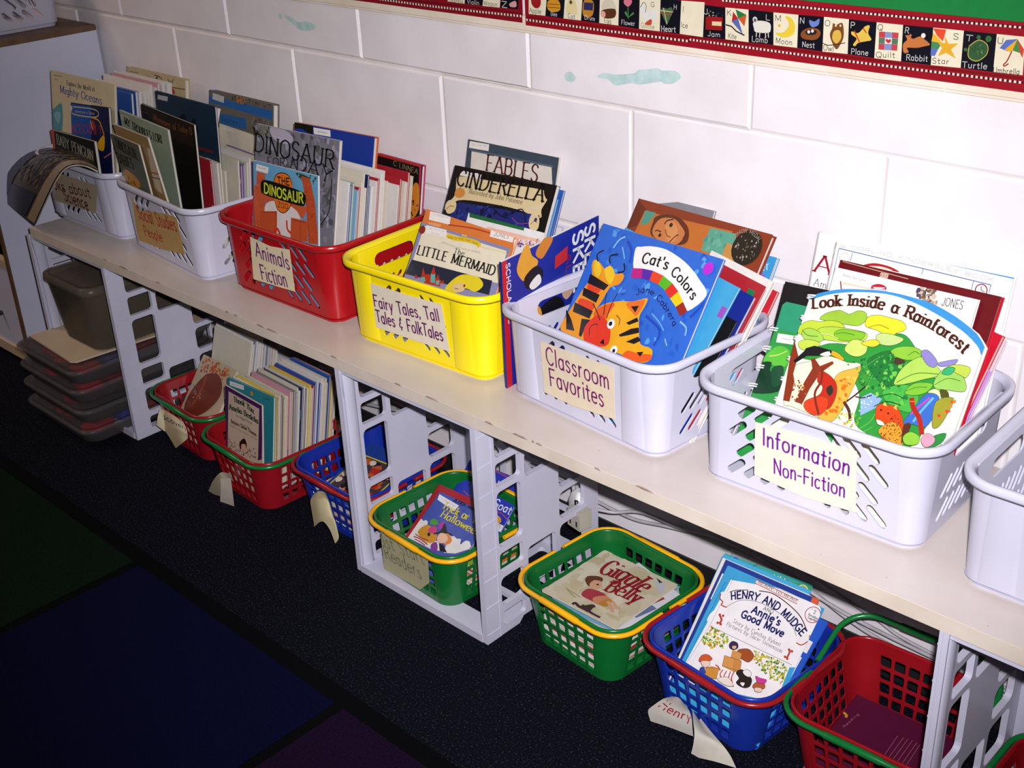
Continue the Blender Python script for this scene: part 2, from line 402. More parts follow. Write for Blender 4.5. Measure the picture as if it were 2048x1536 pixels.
# measured poses, printed artwork (tenths of a millimetre) and curled sheet grids
BOOKS = {
 'oceans': [0.0227, -0.2471, -0.3618, 0.0646, 0.167, -0.017, 0.2307, 0.2906],
 'space': [0.0695, -0.2432, -0.3664, -0.008, 0.1684, 0.0684, 0.1969, 0.2349],
 'penguin': [0.0634, -0.2528, -0.3666, 0.0063, 0.0545, 0.0144, 0.1778, 0.1803],
 'babies': [0.3603, -0.2461, -0.3662, -0.1626, -0.0694, 0.0366, 0.1392, 0.2206],
 'tan_read': [0.3658, -0.2282, -0.3665, -0.1866, -0.1096, 0.0576, 0.1906, 0.2384],
 'lorax': [0.3609, -0.2405, -0.3579, -0.06, -0.0203, -0.0453, 0.184, 0.2582],
 'mummy': [0.364, -0.2097, -0.3586, -0.0696, 0.0424, -0.0374, 0.2018, 0.2615],
 'cityblue': [0.367, -0.1812, -0.3662, -0.0424, 0.0732, 0.0056, 0.2185, 0.286],
 'clock': [0.0433, -0.0789, -0.3665, -0.0107, 0.1651, 0.004, 0.2334, 0.2747],
 'explore': [0.3785, -0.0926, -0.3664, -0.0807, 0.1805, 0.0307, 0.2401, 0.2699],
 'dzoo': [0.7451, -0.2404, -0.3665, -0.0357, 0.1563, 0.0385, 0.1907, 0.2242],
 'dday': [0.7112, -0.2289, -0.3665, -0.0333, 0.2328, 0.0383, 0.2415, 0.28],
 'blue3': [0.7051, -0.1428, -0.3661, 0.0548, 0.2478, 0.0139, 0.2097, 0.2631],
 'linnea': [0.856, -0.0614, -0.3664, -0.1616, 0.1992, 0.0561, 0.1468, 0.2136],
 'mermaid': [1.106, -0.2439, -0.3667, -0.0004, 0.5258, 0.0005, 0.1987, 0.194],
 'jones': [1.1001, -0.2358, -0.3611, 0.0057, 0.5093, -0.0318, 0.2032, 0.208],
 'pinkblue': [1.1836, -0.211, -0.3667, -0.0493, 0.4751, 0.0291, 0.1646, 0.214],
 'cinder': [1.1008, -0.174, -0.367, -0.1328, 0.4564, 0.0795, 0.2486, 0.2672],
 'fables': [1.0896, -0.0823, -0.3664, -0.0437, 0.2536, 0.0274, 0.209, 0.2798],
 'cat': [1.4175, -0.2153, -0.3665, -0.1908, 0.5744, 0.0542, 0.2434, 0.2557],
 'girl': [1.4317, -0.1691, -0.3658, -0.1591, 0.5857, 0.0396, 0.2571, 0.2854],
 'sea': [1.4898, -0.1296, -0.3664, -0.1376, 0.5238, 0.0426, 0.2077, 0.235],
 'rain': [1.8076, -0.2268, -0.3665, -0.0841, 0.4474, 0.0151, 0.2293, 0.237],
 'maroon': [1.8171, -0.1872, -0.3666, -0.2062, 0.4374, 0.0927, 0.2272, 0.2718],
 'jonesw': [1.8311, -0.2092, -0.3663, -0.1183, 0.4121, 0.065, 0.193, 0.2698],
 'dk': [1.8076, -0.1353, -0.3665, -0.002, 0.295, 0.0301, 0.2308, 0.2733],
 'aam': [1.7632, -0.0935, -0.3664, -0.0162, 0.2457, 0.0226, 0.1993, 0.2661],
 'green_sp': [1.7542, -0.2079, -0.3665, -0.2721, 0.5489, 0.1492, 0.1478, 0.1756],
 'oval': [0.4015, -0.2779, -0.7744, -0.0848, 0.6425, 0.0447, 0.1334, 0.1757],
 'amelia': [0.6547, -0.3102, -0.7707, -0.0138, 0.1206, -0.034, 0.1204, 0.192],
 'teal': [0.6425, -0.3032, -0.7743, 0.0164, 0.1922, 0.0145, 0.1451, 0.1993],
 'trick': [1.1416, -0.3053, -0.7611, -0.0342, 0.9882, 0.0425, 0.1286, 0.1479],
 'goat': [1.1421, -0.2276, -0.7611, -0.0309, 0.8636, 0.0647, 0.138, 0.1666],
 'henry': [1.6991, -0.2587, -0.7755, -0.0191, 0.8031, 0.0139, 0.1557, 0.2134],
 'henry2': [1.6925, -0.2293, -0.7751, 0.0144, 0.71, 0.0558, 0.1446, 0.2086],
 'giggle': [1.459, -0.2657, -0.6931, 0.4652, 1.5999, -0.4721, 0.1486, 0.1503],
 'brownbk': [1.922, -0.252, -0.773, 0.03, 1.4, 0.0, 0.154, 0.15],
}
PLANES = {'lab1': [[0.175, -0.265, -0.3727], [1.0, 0.0, 0.0], [0.0, -0.0547, 0.9985], [0.0, -0.9985, -0.0547]], 'lab2': [[0.5061, -0.2765, -0.3727], [0.9959, -0.0909, 0.0], [-0.005, -0.0544, 0.9985], [-0.0907, -0.9944, -0.0547]], 'lab3': [[0.8531, -0.264, -0.3727], [0.9999, 0.0105, 0.0], [0.0006, -0.0547, 0.9985], [0.0105, -0.9984, -0.0547]], 'lab4': [[1.2039, -0.2649, -0.3727], [0.999, 0.045, 0.0], [0.0025, -0.0546, 0.9985], [0.0449, -0.9975, -0.0547]], 'lab5': [[1.5414, -0.2676, -0.3727], [0.9961, -0.0879, 0.0], [-0.0048, -0.0545, 0.9985], [-0.0878, -0.9946, -0.0547]], 'lab6': [[1.8981, -0.265, -0.3727], [0.9996, 0.028, 0.0], [0.0015, -0.0546, 0.9985], [0.028, -0.9981, -0.0547]], 'labF4': [[1.2194, -0.3229, -0.7748], [0.9988, -0.05, 0.0], [-0.0055, -0.1103, 0.9939], [-0.0497, -0.9926, -0.1104]], 'strip': [[1.219, -0.004, 0.101], [1.0, 0.0, 0.0], [0.0, 0.0, 1.0], [0.0, -1.0, 0.0]], 'stripl': [[1.219, -0.004, 0.101], [1.0, 0.0, 0.0], [0.0, 0.0, 1.0], [0.0, -1.0, 0.0]]}
TOP = {1:(.175,-.156,.0),2:(.516,-.168,-.091),3:(.852,-.155,.0105),4:(1.199,-.156,.045),5:(1.551,-.159,-.088),6:(1.895,-.156,.028),7:(2.246,-.165,.02)}
GRID = {'curl': [[[0.3149, -0.285, -0.2232], [0.3061, -0.3, -0.2113], [0.305, -0.32, -0.2033], [0.2898, -0.335, -0.2088], [0.2695, -0.345, -0.2283], [0.2404, -0.35, -0.2577], [0.1937, -0.35, -0.2979], [0.1233, -0.345, -0.3542]], [[0.2335, -0.25, -0.2343], [0.226, -0.265, -0.2158], [0.2147, -0.29, -0.2077], [0.1818, -0.305, -0.2138], [0.1406, -0.315, -0.2402], [0.0929, -0.32, -0.2753], [0.0476, -0.32, -0.3122], [-0.0215, -0.315, -0.3635]], [[0.1059, -0.21, -0.2481], [0.0734, -0.22, -0.2371], [0.0421, -0.24, -0.2334], [0.0095, -0.26, -0.2384], [-0.0498, -0.27, -0.2633], [-0.1129, -0.275, -0.3025], [-0.1597, -0.275, -0.3411], [-0.2091, -0.27, -0.3818]]], 'sheet': [[[0.0412, -0.2, -0.2601], [-0.0321, -0.2, -0.2638], [-0.113, -0.2, -0.2789], [-0.1918, -0.2, -0.2961], [-0.2928, -0.195, -0.3183]], [[-0.0675, -0.16, -0.2747], [-0.127, -0.16, -0.2741], [-0.2042, -0.16, -0.2745], [-0.2927, -0.16, -0.2794], [-0.4154, -0.15, -0.2977]]], 'tag1': [[[0.4258, -0.303, -0.7017], [0.4322, -0.308, -0.716], [0.4386, -0.313, -0.7387], [0.4644, -0.318, -0.7511], [0.4829, -0.318, -0.7699]], [[0.4847, -0.313, -0.6929], [0.5098, -0.323, -0.6966], [0.5225, -0.328, -0.7065], [0.5259, -0.328, -0.7218], [0.5321, -0.328, -0.736]], [[0.523, -0.313, -0.6962], [0.5396, -0.318, -0.7015], [0.5503, -0.323, -0.7087], [0.5495, -0.323, -0.7172], [0.5462, -0.323, -0.7233]]], 'tag1b': [[[0.4288, -0.308, -0.7004], [0.4332, -0.318, -0.7115], [0.4292, -0.323, -0.7326]], [[0.4428, -0.308, -0.699], [0.4462, -0.313, -0.7226], [0.4508, -0.318, -0.7424]]], 'tag2': [[[0.7109, -0.335, -0.7383], [0.7085, -0.345, -0.7299], [0.7043, -0.355, -0.7284], [0.681, -0.36, -0.7543], [0.6574, -0.36, -0.7879]], [[0.717, -0.335, -0.752], [0.7202, -0.345, -0.7397], [0.72, -0.355, -0.7415], [0.7137, -0.36, -0.7576], [0.7012, -0.36, -0.7786]]], 'tag2b': [[[0.7214, -0.365, -0.7284], [0.7224, -0.368, -0.7472], [0.7135, -0.368, -0.7764], [0.7033, -0.366, -0.8048]], [[0.749, -0.36, -0.7201], [0.752, -0.362, -0.7384], [0.7503, -0.362, -0.7645], [0.7449, -0.36, -0.7885]]], 'tag3': [[[0.9438, -0.313, -0.7015], [0.9477, -0.323, -0.7067], [0.9539, -0.328, -0.7153], [0.9591, -0.331, -0.729], [0.9631, -0.333, -0.7428], [0.9628, -0.333, -0.7517]], [[0.9622, -0.313, -0.6866], [0.9852, -0.333, -0.685], [0.991, -0.338, -0.6953], [0.9962, -0.341, -0.7087], [1.0023, -0.343, -0.7176], [1.0048, -0.343, -0.7179]], [[0.974, -0.308, -0.6871], [1.0082, -0.328, -0.6781], [1.0167, -0.333, -0.6873], [1.0275, -0.338, -0.6973], [1.0341, -0.34, -0.703], [1.0237, -0.343, -0.7266]], [[0.9712, -0.303, -0.6973], [1.0065, -0.323, -0.7039], [1.0204, -0.328, -0.7108], [1.0316, -0.333, -0.7188], [1.0407, -0.338, -0.739], [1.0304, -0.34, -0.7549]]], 'tag6': [[[1.721, -0.282, -0.7471], [1.7191, -0.297, -0.7425], [1.7109, -0.307, -0.7514], [1.7037, -0.312, -0.7632], [1.7123, -0.317, -0.7741]], [[1.734, -0.282, -0.7411], [1.7437, -0.302, -0.7386], [1.7462, -0.312, -0.744], [1.7449, -0.317, -0.7522], [1.7493, -0.319, -0.7631]], [[1.7446, -0.282, -0.7459], [1.768, -0.302, -0.7326], [1.7791, -0.312, -0.7328], [1.7843, -0.317, -0.7423], [1.7875, -0.319, -0.7556]]], 'tag6b': [[[1.7638, -0.287, -0.7451], [1.7797, -0.307, -0.7465], [1.7885, -0.317, -0.7532], [1.7901, -0.322, -0.7703], [1.7875, -0.324, -0.7881]], [[1.7709, -0.282, -0.7606], [1.7952, -0.302, -0.7541], [1.8098, -0.312, -0.7518], [1.8188, -0.317, -0.7642], [1.8252, -0.322, -0.7754]], [[1.7699, -0.277, -0.7618], [1.8042, -0.297, -0.7549], [1.8285, -0.307, -0.7546], [1.8444, -0.312, -0.7599], [1.858, -0.317, -0.7704]]], 'page': [[[0.4307, -0.108, -0.1108], [0.4546, -0.112, -0.124], [0.4746, -0.118, -0.1489], [0.486, -0.124, -0.1735], [0.4921, -0.13, -0.1965]], [[0.474, -0.112, -0.1075], [0.4924, -0.122, -0.1179], [0.5032, -0.13, -0.1418], [0.5049, -0.133, -0.1683], [0.5002, -0.134, -0.1941]], [[0.5028, -0.106, -0.1083], [0.5021, -0.112, -0.1247], [0.5009, -0.12, -0.1505], [0.5, -0.127, -0.1736], [0.4984, -0.132, -0.1955]]]}
ART = {
 'cat': '''B 2c6edb
X 3f8bea,1f55c8,58a6f0,2562d2 60 70 642,790 34,2568 2395,2548 2426,1094 1354,846
R 8fc8f5 29 415,2256 468,2393 561,2461
R 7fbdf2 22 582,2309 674,2206 714,2153
R 8cc4f2 26 2157,1586 2299,1537 2337,1432
R 6fb2ee 21 1617,1557 1798,1486 1948,1394
R 9fcdf5 17 2022,1297 2105,1218
R 1a49c0 39 1525,1501 1879,1375 1883,1153
R 1a4cc4 41 631,2414 785,2294 840,2121
R 184ac0 43 2296,1682 2384,1837 2470,1990
S ffffff 845,2338 942,2391 1124,2440 1400,2457 1710,2402 1947,2325 2184,2207 2418,2034 2218,1756 2066,1840 1926,1936 1723,2018 1463,2088 1265,2113 1106,2100 954,2071
P c8208c 935,2066 1125,2104 1179,1970 980,1931
P 5a2ab0 1125,2104 1326,2121 1340,1979 1179,1970
P f04828 1326,2121 1547,2101 1522,1964 1340,1979
P 5cc028 1547,2101 1760,2042 1680,1915 1522,1964
P e83028 1760,2042 1922,1962 1829,1834 1680,1915
P fcd818 1922,1962 2075,1848 1987,1753 1829,1834
P a02820 2075,1848 2215,1745 2121,1652 1987,1753
T s 101018 149 .19 Cat's|1064,2174 1299,2200 1565,2196
T s 101018 138 .19 Colors|1665,2153 1889,2075 2048,1997 2212,1908
T s 101060 83 .17 Jane Cabrera|1214,1722 1355,1804 1553,1780 1791,1678 1966,1577 2082,1491
C c428dc 88 2265,2380
S f5a020 134,1920 143,2005 244,2001 372,1949 444,1925 494,2006 586,1946 680,1915 794,1948 850,1902 812,1785 670,1700 615,1463 567,1313 579,1125 585,880 50,866 40,1088 101,1327 162,1566 233,1750
S f8d028 157,1981 244,2001 366,1893 353,1780 236,1833
S f8d028 420,1933 542,1990 661,1883 646,1743 507,1817
S ee4a20 250,1754 505,1653 425,1523 231,1583
S ee4a20 177,1403 494,1404 482,1290 214,1274
P 141010 180,1792 626,1724 576,1630 199,1653
P 141010 159,1571 533,1551 521,1424 194,1457
P 141010 104,1323 525,1297 517,1177 138,1184
P 141010 -10,1186 174,1068 328,931 148,908
P 141010 367,1135 547,1166 598,878 446,895
R 101010 25 234,1999 163,2093 257,2181
R 101010 25 483,2025 432,2128 563,2186
R 101010 25 707,1935 812,1995 748,2093
S f8b41c 508,940 545,1109 566,1303 685,1444 945,1560 1206,1625 1432,1733 1455,1634 1429,1460 1521,1289 1645,1113 1828,1107 1912,1072 1921,941 1719,865 1233,871 604,779
S f26020 566,1303 692,1431 886,1513 850,1349 821,1247 630,1195
S f26020 1461,954 1697,978 1913,1028 1921,941 1719,865 1423,836
S f27828 1091,1568 1259,1643 1415,1699 1382,1462 1243,1486
S ec3a20 499,1033 606,1235 759,1277 952,1191 1040,1076 1070,930 917,855 611,844
P 141010 1238,1309 1325,1378 1397,1436 1453,1391 1308,1297
P 141010 1195,1117 1372,1259 1503,1314 1545,1247 1350,1149 1235,1098
P 141010 1375,1062 1555,1193 1634,1155 1538,1076
P 141010 1207,1549 1347,1597 1329,1490
P 141010 1642,984 1761,1027 1736,945
P 141010 906,911 949,988 1010,910
C ffffff 74 972,1219
C 101010 34 963,1220
C ffffff 67 1222,890
C 101010 27 1226,884
R 101010 14 656,1609 705,1466 771,1296
R 101010 14 863,1655 833,1453 851,1271
R 101010 14 474,1404 623,1303 743,1210
R 301010 11 656,951 606,1063 684,1139 744,1132
R 301010 11 1006,1360 1102,1325 1129,1240''',
 'girl': '''B 8c3518
P 6a2410 1,2355 23,2824 227,2727 185,2466
P c8702c 208,2695 1909,2754 2097,1589 134,1611
P 4f9c88 217,2711 436,2715 370,2534 235,2477
P 59a890 1516,2719 1985,2732 2188,2339 1509,2385
X 6cb49c,4a9484 14 59 1516,2719 1985,2732 2108,2371 1509,2385
P c89048 1901,2582 2069,2569 2203,2188 1897,2216
S 5a2a14 455,2581 479,2669 660,2735 909,2734 1143,2623 1215,2424 980,2342 531,2376
S d08048 517,2567 606,2669 821,2701 977,2640 1120,2537 1092,2395 930,2304 655,2349 520,2429
S dc9458 708,2581 809,2658 969,2557 985,2398 859,2369
R 3a1a0c 20 685,2590 707,2649 809,2690
R 3a1a0c 17 562,2452 604,2475 681,2465
C 2a1a14 33 810,2603
C 2a1a14 28 683,2416
R 7a3418 14 741,2520 822,2437 894,2437
R 5a1410 17 904,2352 980,2473 1022,2493
R 7a1c14 28 1011,2675 1131,2580 1128,2458
C 16140f 249 2256,2587
X 8a8478,5a564c,b0aa9a 34 23 2045,2615 2127,2764 2411,2700 2488,2489 2329,2373 2114,2451
T h 9a9486 52 .15 HONOR MEDAL|1990,2629 2070,2751 2240,2789 2424,2703''',
 'sea': '''B 3fa0dc
C c428dc 85 1952,1994
T s cfe8f8 126 .12 er|1899,2116 2025,2176
R d04040 23 1807,1589 1928,1632 2076,1645
R e8b8a8 30 1846,1535 2009,1590 2102,1588
X 6cc0ec,2f88cc 20 50 1819,1104 2112,2321 2302,1615 2135,1167''',
 'rain': '''B f6efe2
O -44,2332 92,2425 349,2536 650,2607 932,2655 1184,2672 1520,2667 1872,2592 2165,2476 2310,2352
S 3b95d8 -44,2332 92,2425 349,2536 650,2607 932,2655 1184,2672 1520,2667 1872,2592 2165,2476 2310,2352 2304,2260 2228,2343 1998,2459 1641,2560 1287,2621 943,2626 529,2544 204,2428 -15,2306
I 1c5020
S 2f9a3c 97,1595 417,1854 921,1967 1190,2187 1365,2220 1564,2090 1724,2013 1972,1687 1947,1214 1801,976 1286,972 1070,1077 1027,1387 726,1618 325,1596
S 1f7a34 985,1793 1180,1978 1356,1966 1581,1720 1414,1573 1185,1629
S 49b648 1300,1506 1515,1668 1726,1641 1778,1407 1486,1375
X 3fae40,6cc84c,1b7f38,88d050 46 40 931,1648 1258,2001 1494,1913 1566,1621 1723,1374 1445,1393 1102,1475
S 9cc83c 201,2107 253,2195 408,2278 500,2278 575,2273 660,2336 763,2348 817,2274 738,2172 552,2137 391,2126
S c0d83c -27,1978 78,2057 221,2079 318,2122 458,2144 563,2108 540,2020 400,1899 231,1850 81,1841 -69,1883
S b4d848 220,1980 345,2048 568,2093 867,2112 867,2016 678,1945 440,1894 254,1890
S 84c430 454,1996 524,2064 694,2096 851,2107 830,2021 673,1957 515,1940
S e8e030 811,2241 830,2310 952,2362 1106,2369 1277,2368 1342,2292 1247,2218 1172,2142 1001,2181 841,2185
S a8d454 18,1907 111,1966 271,1945 338,1865 173,1801 47,1832
S cfe070 655,1858 732,1993 910,1996 948,1894 870,1815 748,1803
S c4dc88 1006,2119 1106,2179 1345,2183 1319,2113 1206,2049 1070,2041
S f0d838 846,1977 990,2067 1085,2046 1006,1975
S c4dc50 17,1756 127,1821 316,1825 212,1696 63,1686
S fff2d0 257,1576 472,1706 748,1706 953,1686 817,976 602,954 218,961 74,982 49,1413
S fbb444 660,1500 856,1657 953,1686 909,1268 817,976 602,954 691,1116
X f8a030,fcd070,f0701c 30 35 619,1009 681,1441 921,1628 915,1302 806,1005
P 8a3418 68,997 -21,1493 -41,1756 79,1590 89,1358 140,1273 161,1010
P 8a3420 263,1611 314,1626 415,1557 561,1666 588,1642 448,1468 380,1247 344,1036 230,1032 278,1316 325,1497
S c22a1a 437,1498 549,1499 681,1441 744,1346 752,1201 702,1086 530,1046 373,1012 430,1114 537,1231 537,1330 448,1368
S e04020 367,1077 514,1190 659,1204 686,1081 597,969 423,978
S 3a2c28 598,1316 648,1381 700,1316 670,1248
R 7a2c1c 32 455,1552 498,1384 470,1209 608,989
I 40302c
P 18181c 32,1509 143,1676 149,1711 258,1776 517,1785 500,1730 371,1676 200,1626 75,1497
S ffffff 365,1691 453,1758 525,1762 475,1698
S f8b020 509,1782 592,1782 699,1740 690,1713 578,1721 517,1735
C 101010 14 502,1761
P 8fb4dc 1075,1354 1181,1452 1347,1425 1306,1300 1149,1152
R 5a2c1c 40 882,1243 985,1162 1043,1052
R 3a2018 19 915,1254 1011,1382 1091,1504
R 3a2018 14 1006,1348 1107,1364 1207,1428
S 3c9c3c 974,1580 1022,1643 1107,1605 1086,1518 1017,1513
X 68b83c,e8a030,388838,f0e040 26 25 828,996 904,1185 1160,1123 1176,983
I 2c5c20
S 8cc83c 1265,2003 1350,2075 1518,2123 1644,2098 1624,2014 1496,1953 1309,1953
S b0d85c 1429,1673 1469,1843 1594,2005 1729,2045 1950,1927 1755,1790 1591,1692 1459,1635
S 9cd060 1898,1803 1940,1954 2041,2031 2228,1951 2283,1817 2087,1770 1952,1743
S 7cc438 1597,1584 1666,1715 1810,1775 1900,1773 1850,1664 1713,1586
S c0d450 1998,2018 2117,2084 2259,2082 2251,1973 2190,1970
S 34b070 1957,1929 1998,2018 2089,2030 2056,1944
S e0ecb0 1874,1687 1952,1743 2035,1692 1980,1621 1909,1636
R 4a7c30 9 1464,1668 1655,1837 1924,1911
S 8c84c8 1629,2093 1696,2136 1792,2095 1861,2038 1852,1974 1774,1966 1689,2018
S 9088cc 1866,2024 1973,2087 2083,2135 2060,2067 1923,2003
S 4a3428 1317,1907 1379,1949 1489,1927 1392,1867
S 50501c 2000,1743 2092,1756 2136,1678 2088,1632
S 3a6cc8 1855,1650 2011,1669 2041,1494 1985,1290 1828,1268 1704,1242 1768,1435
R 68b4e8 29 1958,1637 1866,1436 1818,1296
R c84cb0 21 1914,1623 1831,1487 1758,1370
R b02818 60 1707,1556 1757,1463 1882,1348 1971,1192
R d87020 15 1692,1505 1767,1529
S 9c9c30 2002,1605 2190,1704 2180,1509 2130,1339 2053,1328
X d84828,e08030 8 29 2066,1425 2198,1683 2231,1679 2176,1477
S 2c8c40 2097,1204 2240,1299 2222,1170 2070,1055
S d84818 1330,1260 1337,1358 1432,1381 1562,1399 1658,1321 1734,1205 1770,1060 1771,965 1503,999 1492,1123 1374,1163
S f09c30 1462,1112 1578,1215 1715,1166 1781,985 1477,1022
X 301808,5a2810 60 12 1472,1084 1557,1319 1699,1256 1783,1001 1498,1013
S f8e8d0 1384,1182 1472,1179 1502,1142 1420,1130
C 201008 12 1401,1302
C 201008 12 1502,1293
P f0c060 1404,1364 1412,1414 1463,1367
P f0c060 1537,1375 1565,1416 1596,1363
S 5a2c1c 1734,1205 1779,1267 1824,1235 1785,1018
S e8a0b8 1991,1136 2039,1230 2146,1205 2142,1127 2065,1069
R 58b048 8 1017,1706 1112,1830 1216,1925
R 145c24 11 1301,1314 1435,1421 1618,1433
R 145c24 9 1295,1424 1465,1526 1637,1518
R 68c850 8 1208,994 1317,1127 1348,1234
R 68c850 8 1281,987 1369,1081
R e8f0a0 8 311,1939 451,1962 568,1946
R 5c9c30 8 53,1917 145,1876 288,1900
R 5c9c30 8 513,1996 623,2043 765,2051
R c09c20 8 910,2188 1027,2252 1169,2244
R 4c8c2c 8 1508,2011 1569,2076 1639,2065
R 4c8c2c 7 1937,1784 2057,1898 2209,1915
R 4c8c2c 7 1622,1607 1741,1692 1859,1729
X 2c8038,1c6c30,58b848 60 22 759,1725 1258,2001 1422,1923 1475,1592 1102,1475
X e8f4e0,c8e4f0 14 15 1107,1364 1269,1448 1280,1276 1149,1200
X b86c20,f8e0a0,902c10 30 19 156,1177 256,1376 391,1218 390,1017 230,1032
S 8cc83c 1790,1098 1859,1184 1981,1164 1982,1071 1850,1025
T b 4a2018 138 .24 Look Inside a Rainforest|116,2208 363,2301 625,2381 910,2430 1200,2441 1497,2413 1744,2365 1976,2301 2156,2217''',
 'green_sp': '''B 2f9e48
P ffffff 79,1700 357,1723 387,1608 100,1581
L b0b0b0 9 170,1648 322,1655
S 5cc83c 6,1367 153,1540 363,1516 390,1313 181,1283 23,1282
R c8e070 16 68,1380 204,1428 323,1507
S 0c3c24 -50,1141 2,1277 146,1310 177,1194 387,1174 414,972 -34,861
S 145030 183,1231 350,1304 416,1111 305,1015''',
 'maroon': '''B 6a0c18
L c8b090 9 38,2703 1037,2676
T h e8c8b8 55 .15 CHILDREN|641,2618 753,2624''',
 'jonesw': '''B f8f4f4
L 8c1c28 16 121,2544 177,2417
L e0c8a0 14 158,2530 719,2532
L a03040 11 666,2507 1165,2534
T h a09890 38 .1 Animals Non Fiction|133,2608 467,2602
S b82838 566,2581 647,2617 740,2609 759,2567 580,2535
L f0f0f0 11 588,2559 742,2585
S c8ccd8 546,2517 647,2566 786,2560 788,2506 582,2481
T h 505060 48 .12 ANIMALS|573,2468 782,2505
X 6c584c,a8907c,4c4068,ccb8a4 46 42 1163,2679 1400,2702 1453,2531 1334,2452 1194,2580
T h 181818 97 .08 JONES|1520,2541 1782,2547''',
 'dk': '''B f8f6f6
L 3c8cd0 19 638,2753 2322,2728
L 4c6ca8 11 61,2660 2067,2598
L 4c6ca8 8 61,2660 53,2091
L 4c6ca8 8 257,2640 251,2527
L 4c6ca8 8 1216,2628 1211,2551
L 4c6ca8 8 1854,2601 1852,2496
L 4c6ca8 8 2067,2598 2064,2501
T h b0b4c0 44 .12 A DORLING KINDERSLEY BOOK|75,2668 712,2685 2085,2635
C d8d4cc 75 163,2552
C f4f2ee 61 163,2552
C 8c1c28 77 1968,2515
C f4f2ee 64 1968,2515
L 202020 8 1968,2515 1957,2560
L 202020 8 1968,2515 2010,2503
S b02028 450,2524 590,2571 798,2565 925,2521 690,2524 454,2505
S f0d8c8 512,2517 685,2545 836,2525 692,2513''',
 'aam': '''B faf6f6
T b a01830 236 .14 A|39,2138 275,2136
T s 282830 98 .08 Am|69,1956 255,1950
P f0c820 10,1907 227,1926 206,1839 14,1807
L 303030 9 -178,2611 -204,1716''',
 'mermaid': '''B 8f8fba
P efe8d0 88,1901 1936,1885 1974,1381 70,1223
P 1b2540 47,1318 1844,1390 1868,1166 -1,1063
S ecd828 955,1023 1033,1196 1201,1333 1445,1377 1601,1359 1694,1273 1582,1149 1357,1149 1214,1045
S e8c890 1066,1120 1188,1191 1313,1208 1340,1104 1174,1049
C 7c2c28 22 1324,1183
R 7c2c28 11 1152,1099 1226,1104
P b83020 378,1124 493,1179 659,1162 823,1145 827,1048 484,1021
P 68b0a8 364,1092 432,1137 491,1051 395,1042
P b83020 371,1094 348,1253 470,1123
P 68b0a8 552,1207 654,1218 699,1073 604,1064
P b83020 550,1193 570,1325 670,1207
P 68b0a8 710,1118 786,1142 799,1069 724,1060
P b83020 699,1116 707,1230 795,1139
P b83020 231,1046 239,1119 315,1058
P b83020 833,1106 853,1166 918,1107
C 8c2820 69 70,1825
P f8f4f0 129,1918 598,1932 622,1816 157,1792
T h a8a0a0 26 .1 Fairy Tales Tall Tales|222,1872 552,1885
T h a8a0a0 26 .1 Folk Tales|290,1809 482,1822
R ecc828 73 632,1855 822,1845 1040,1870 1303,1873 1381,1829
T h 605020 25 .15 EASY TO READ FAIRY TALES|681,1815 1045,1860 1333,1846
P f0d848 945,1914 958,1953 998,1922 1011,1964 1062,1925
T h 807868 25 .1 ADAPTED FROM HANS CHRISTIAN ANDERSEN|570,1712 959,1708 1438,1732
T b 181818 83 .17 The|893,1615 1120,1619
T b 181818 154 .2 LITTLE MERMAID|122,1422 880,1453 1840,1466
L e0d890 11 1395,1832 1950,1853
L e0d890 11 1950,1853 1964,1446''',
 'jones': '''B e2803c
P f8f4f0 99,2064 572,2090 606,1957 130,1928
T h a8a0a0 28 .1 Fairy Tales Folk Tales|177,2025 533,2047
R b83c20 22 578,1950 1088,2017 1493,2033
S f0a868 129,1885 436,1916 316,1830
P f8f4f0 1471,2124 1968,2150 1979,2004 1499,1980
T h 181818 65 .09 JONES|1570,2011 1874,2040
P f4f0e8 1995,2049 2229,2241 2357,1952 2061,1823''',
 'pinkblue': '''B f4f4f4
P 1f6c38 20,2141 1261,2144 1264,2092 46,2076
P f4c8b0 486,2008 1669,2026 1673,1922 490,1900
L 202020 10 1569,2006 1599,2039 1590,1998 1579,1961
P e8e4f0 1153,1950 1579,1982 1550,1871 1168,1819
X d04830,e89050,4c5ca8 26 27 1175,1941 1545,1975 1550,1871 1202,1826
T b 4c4c98 58 .2 S|1234,1838 1306,1842''',
 'cinder': '''B 14100e
S ecd8a8 129,2468 246,2511 592,2529 1430,2546 2297,2560 2371,2466 2294,2271 2305,2141 1773,2192 990,2183 314,2125 32,1926 74,2047 191,2206
P 1f2c78 325,2098 2291,2178 2312,1826 173,1805
X 101848,3040a0,0c1030 40 52 414,2097 2259,2160 2256,1869 237,1872
R 0c1030 23 923,1923 1101,2117 1407,2190
R 0c1030 20 1171,2155 1380,2050 1594,2029
R 0c1030 19 1612,2086 1886,2209 2050,1994
R 8c3ca0 16 1709,2047 1895,1983 2114,2031
S ecd8a8 32,1983 101,2094 288,2079 300,1939 146,1872
S ecd8a8 2103,2109 2166,2199 2305,2141 2345,1989 2255,1922 2134,1981
R b88848 13 2161,2012 2215,2074 2298,2061
R b88848 15 75,1933 161,2003 273,2005
C 2c3c78 32 2244,2100
S e09a48 190,2229 238,2312 391,2319 453,2244 363,2169 241,2171
R 4c7c30 14 294,2306 311,2351 371,2367
P f8f4f0 208,2605 740,2613 731,2528 207,2520
T h a8a0a0 29 .1 Fairy Tales Folk Tales|295,2555 702,2558
T g 14100c 256 .17 CINDERELLA|173,2360 1086,2367 2287,2388
T b 201810 74 .12 Illustrated by John Patience|543,2271 1121,2279 1857,2284
S 14100e 2260,2555 2341,2645 2535,2633 2534,2438 2363,2439
R d8d8d8 13 1984,2264 2147,2249 2274,2321
P 3858a0 2539,2620 2620,2606 2605,1666 2469,1721''',
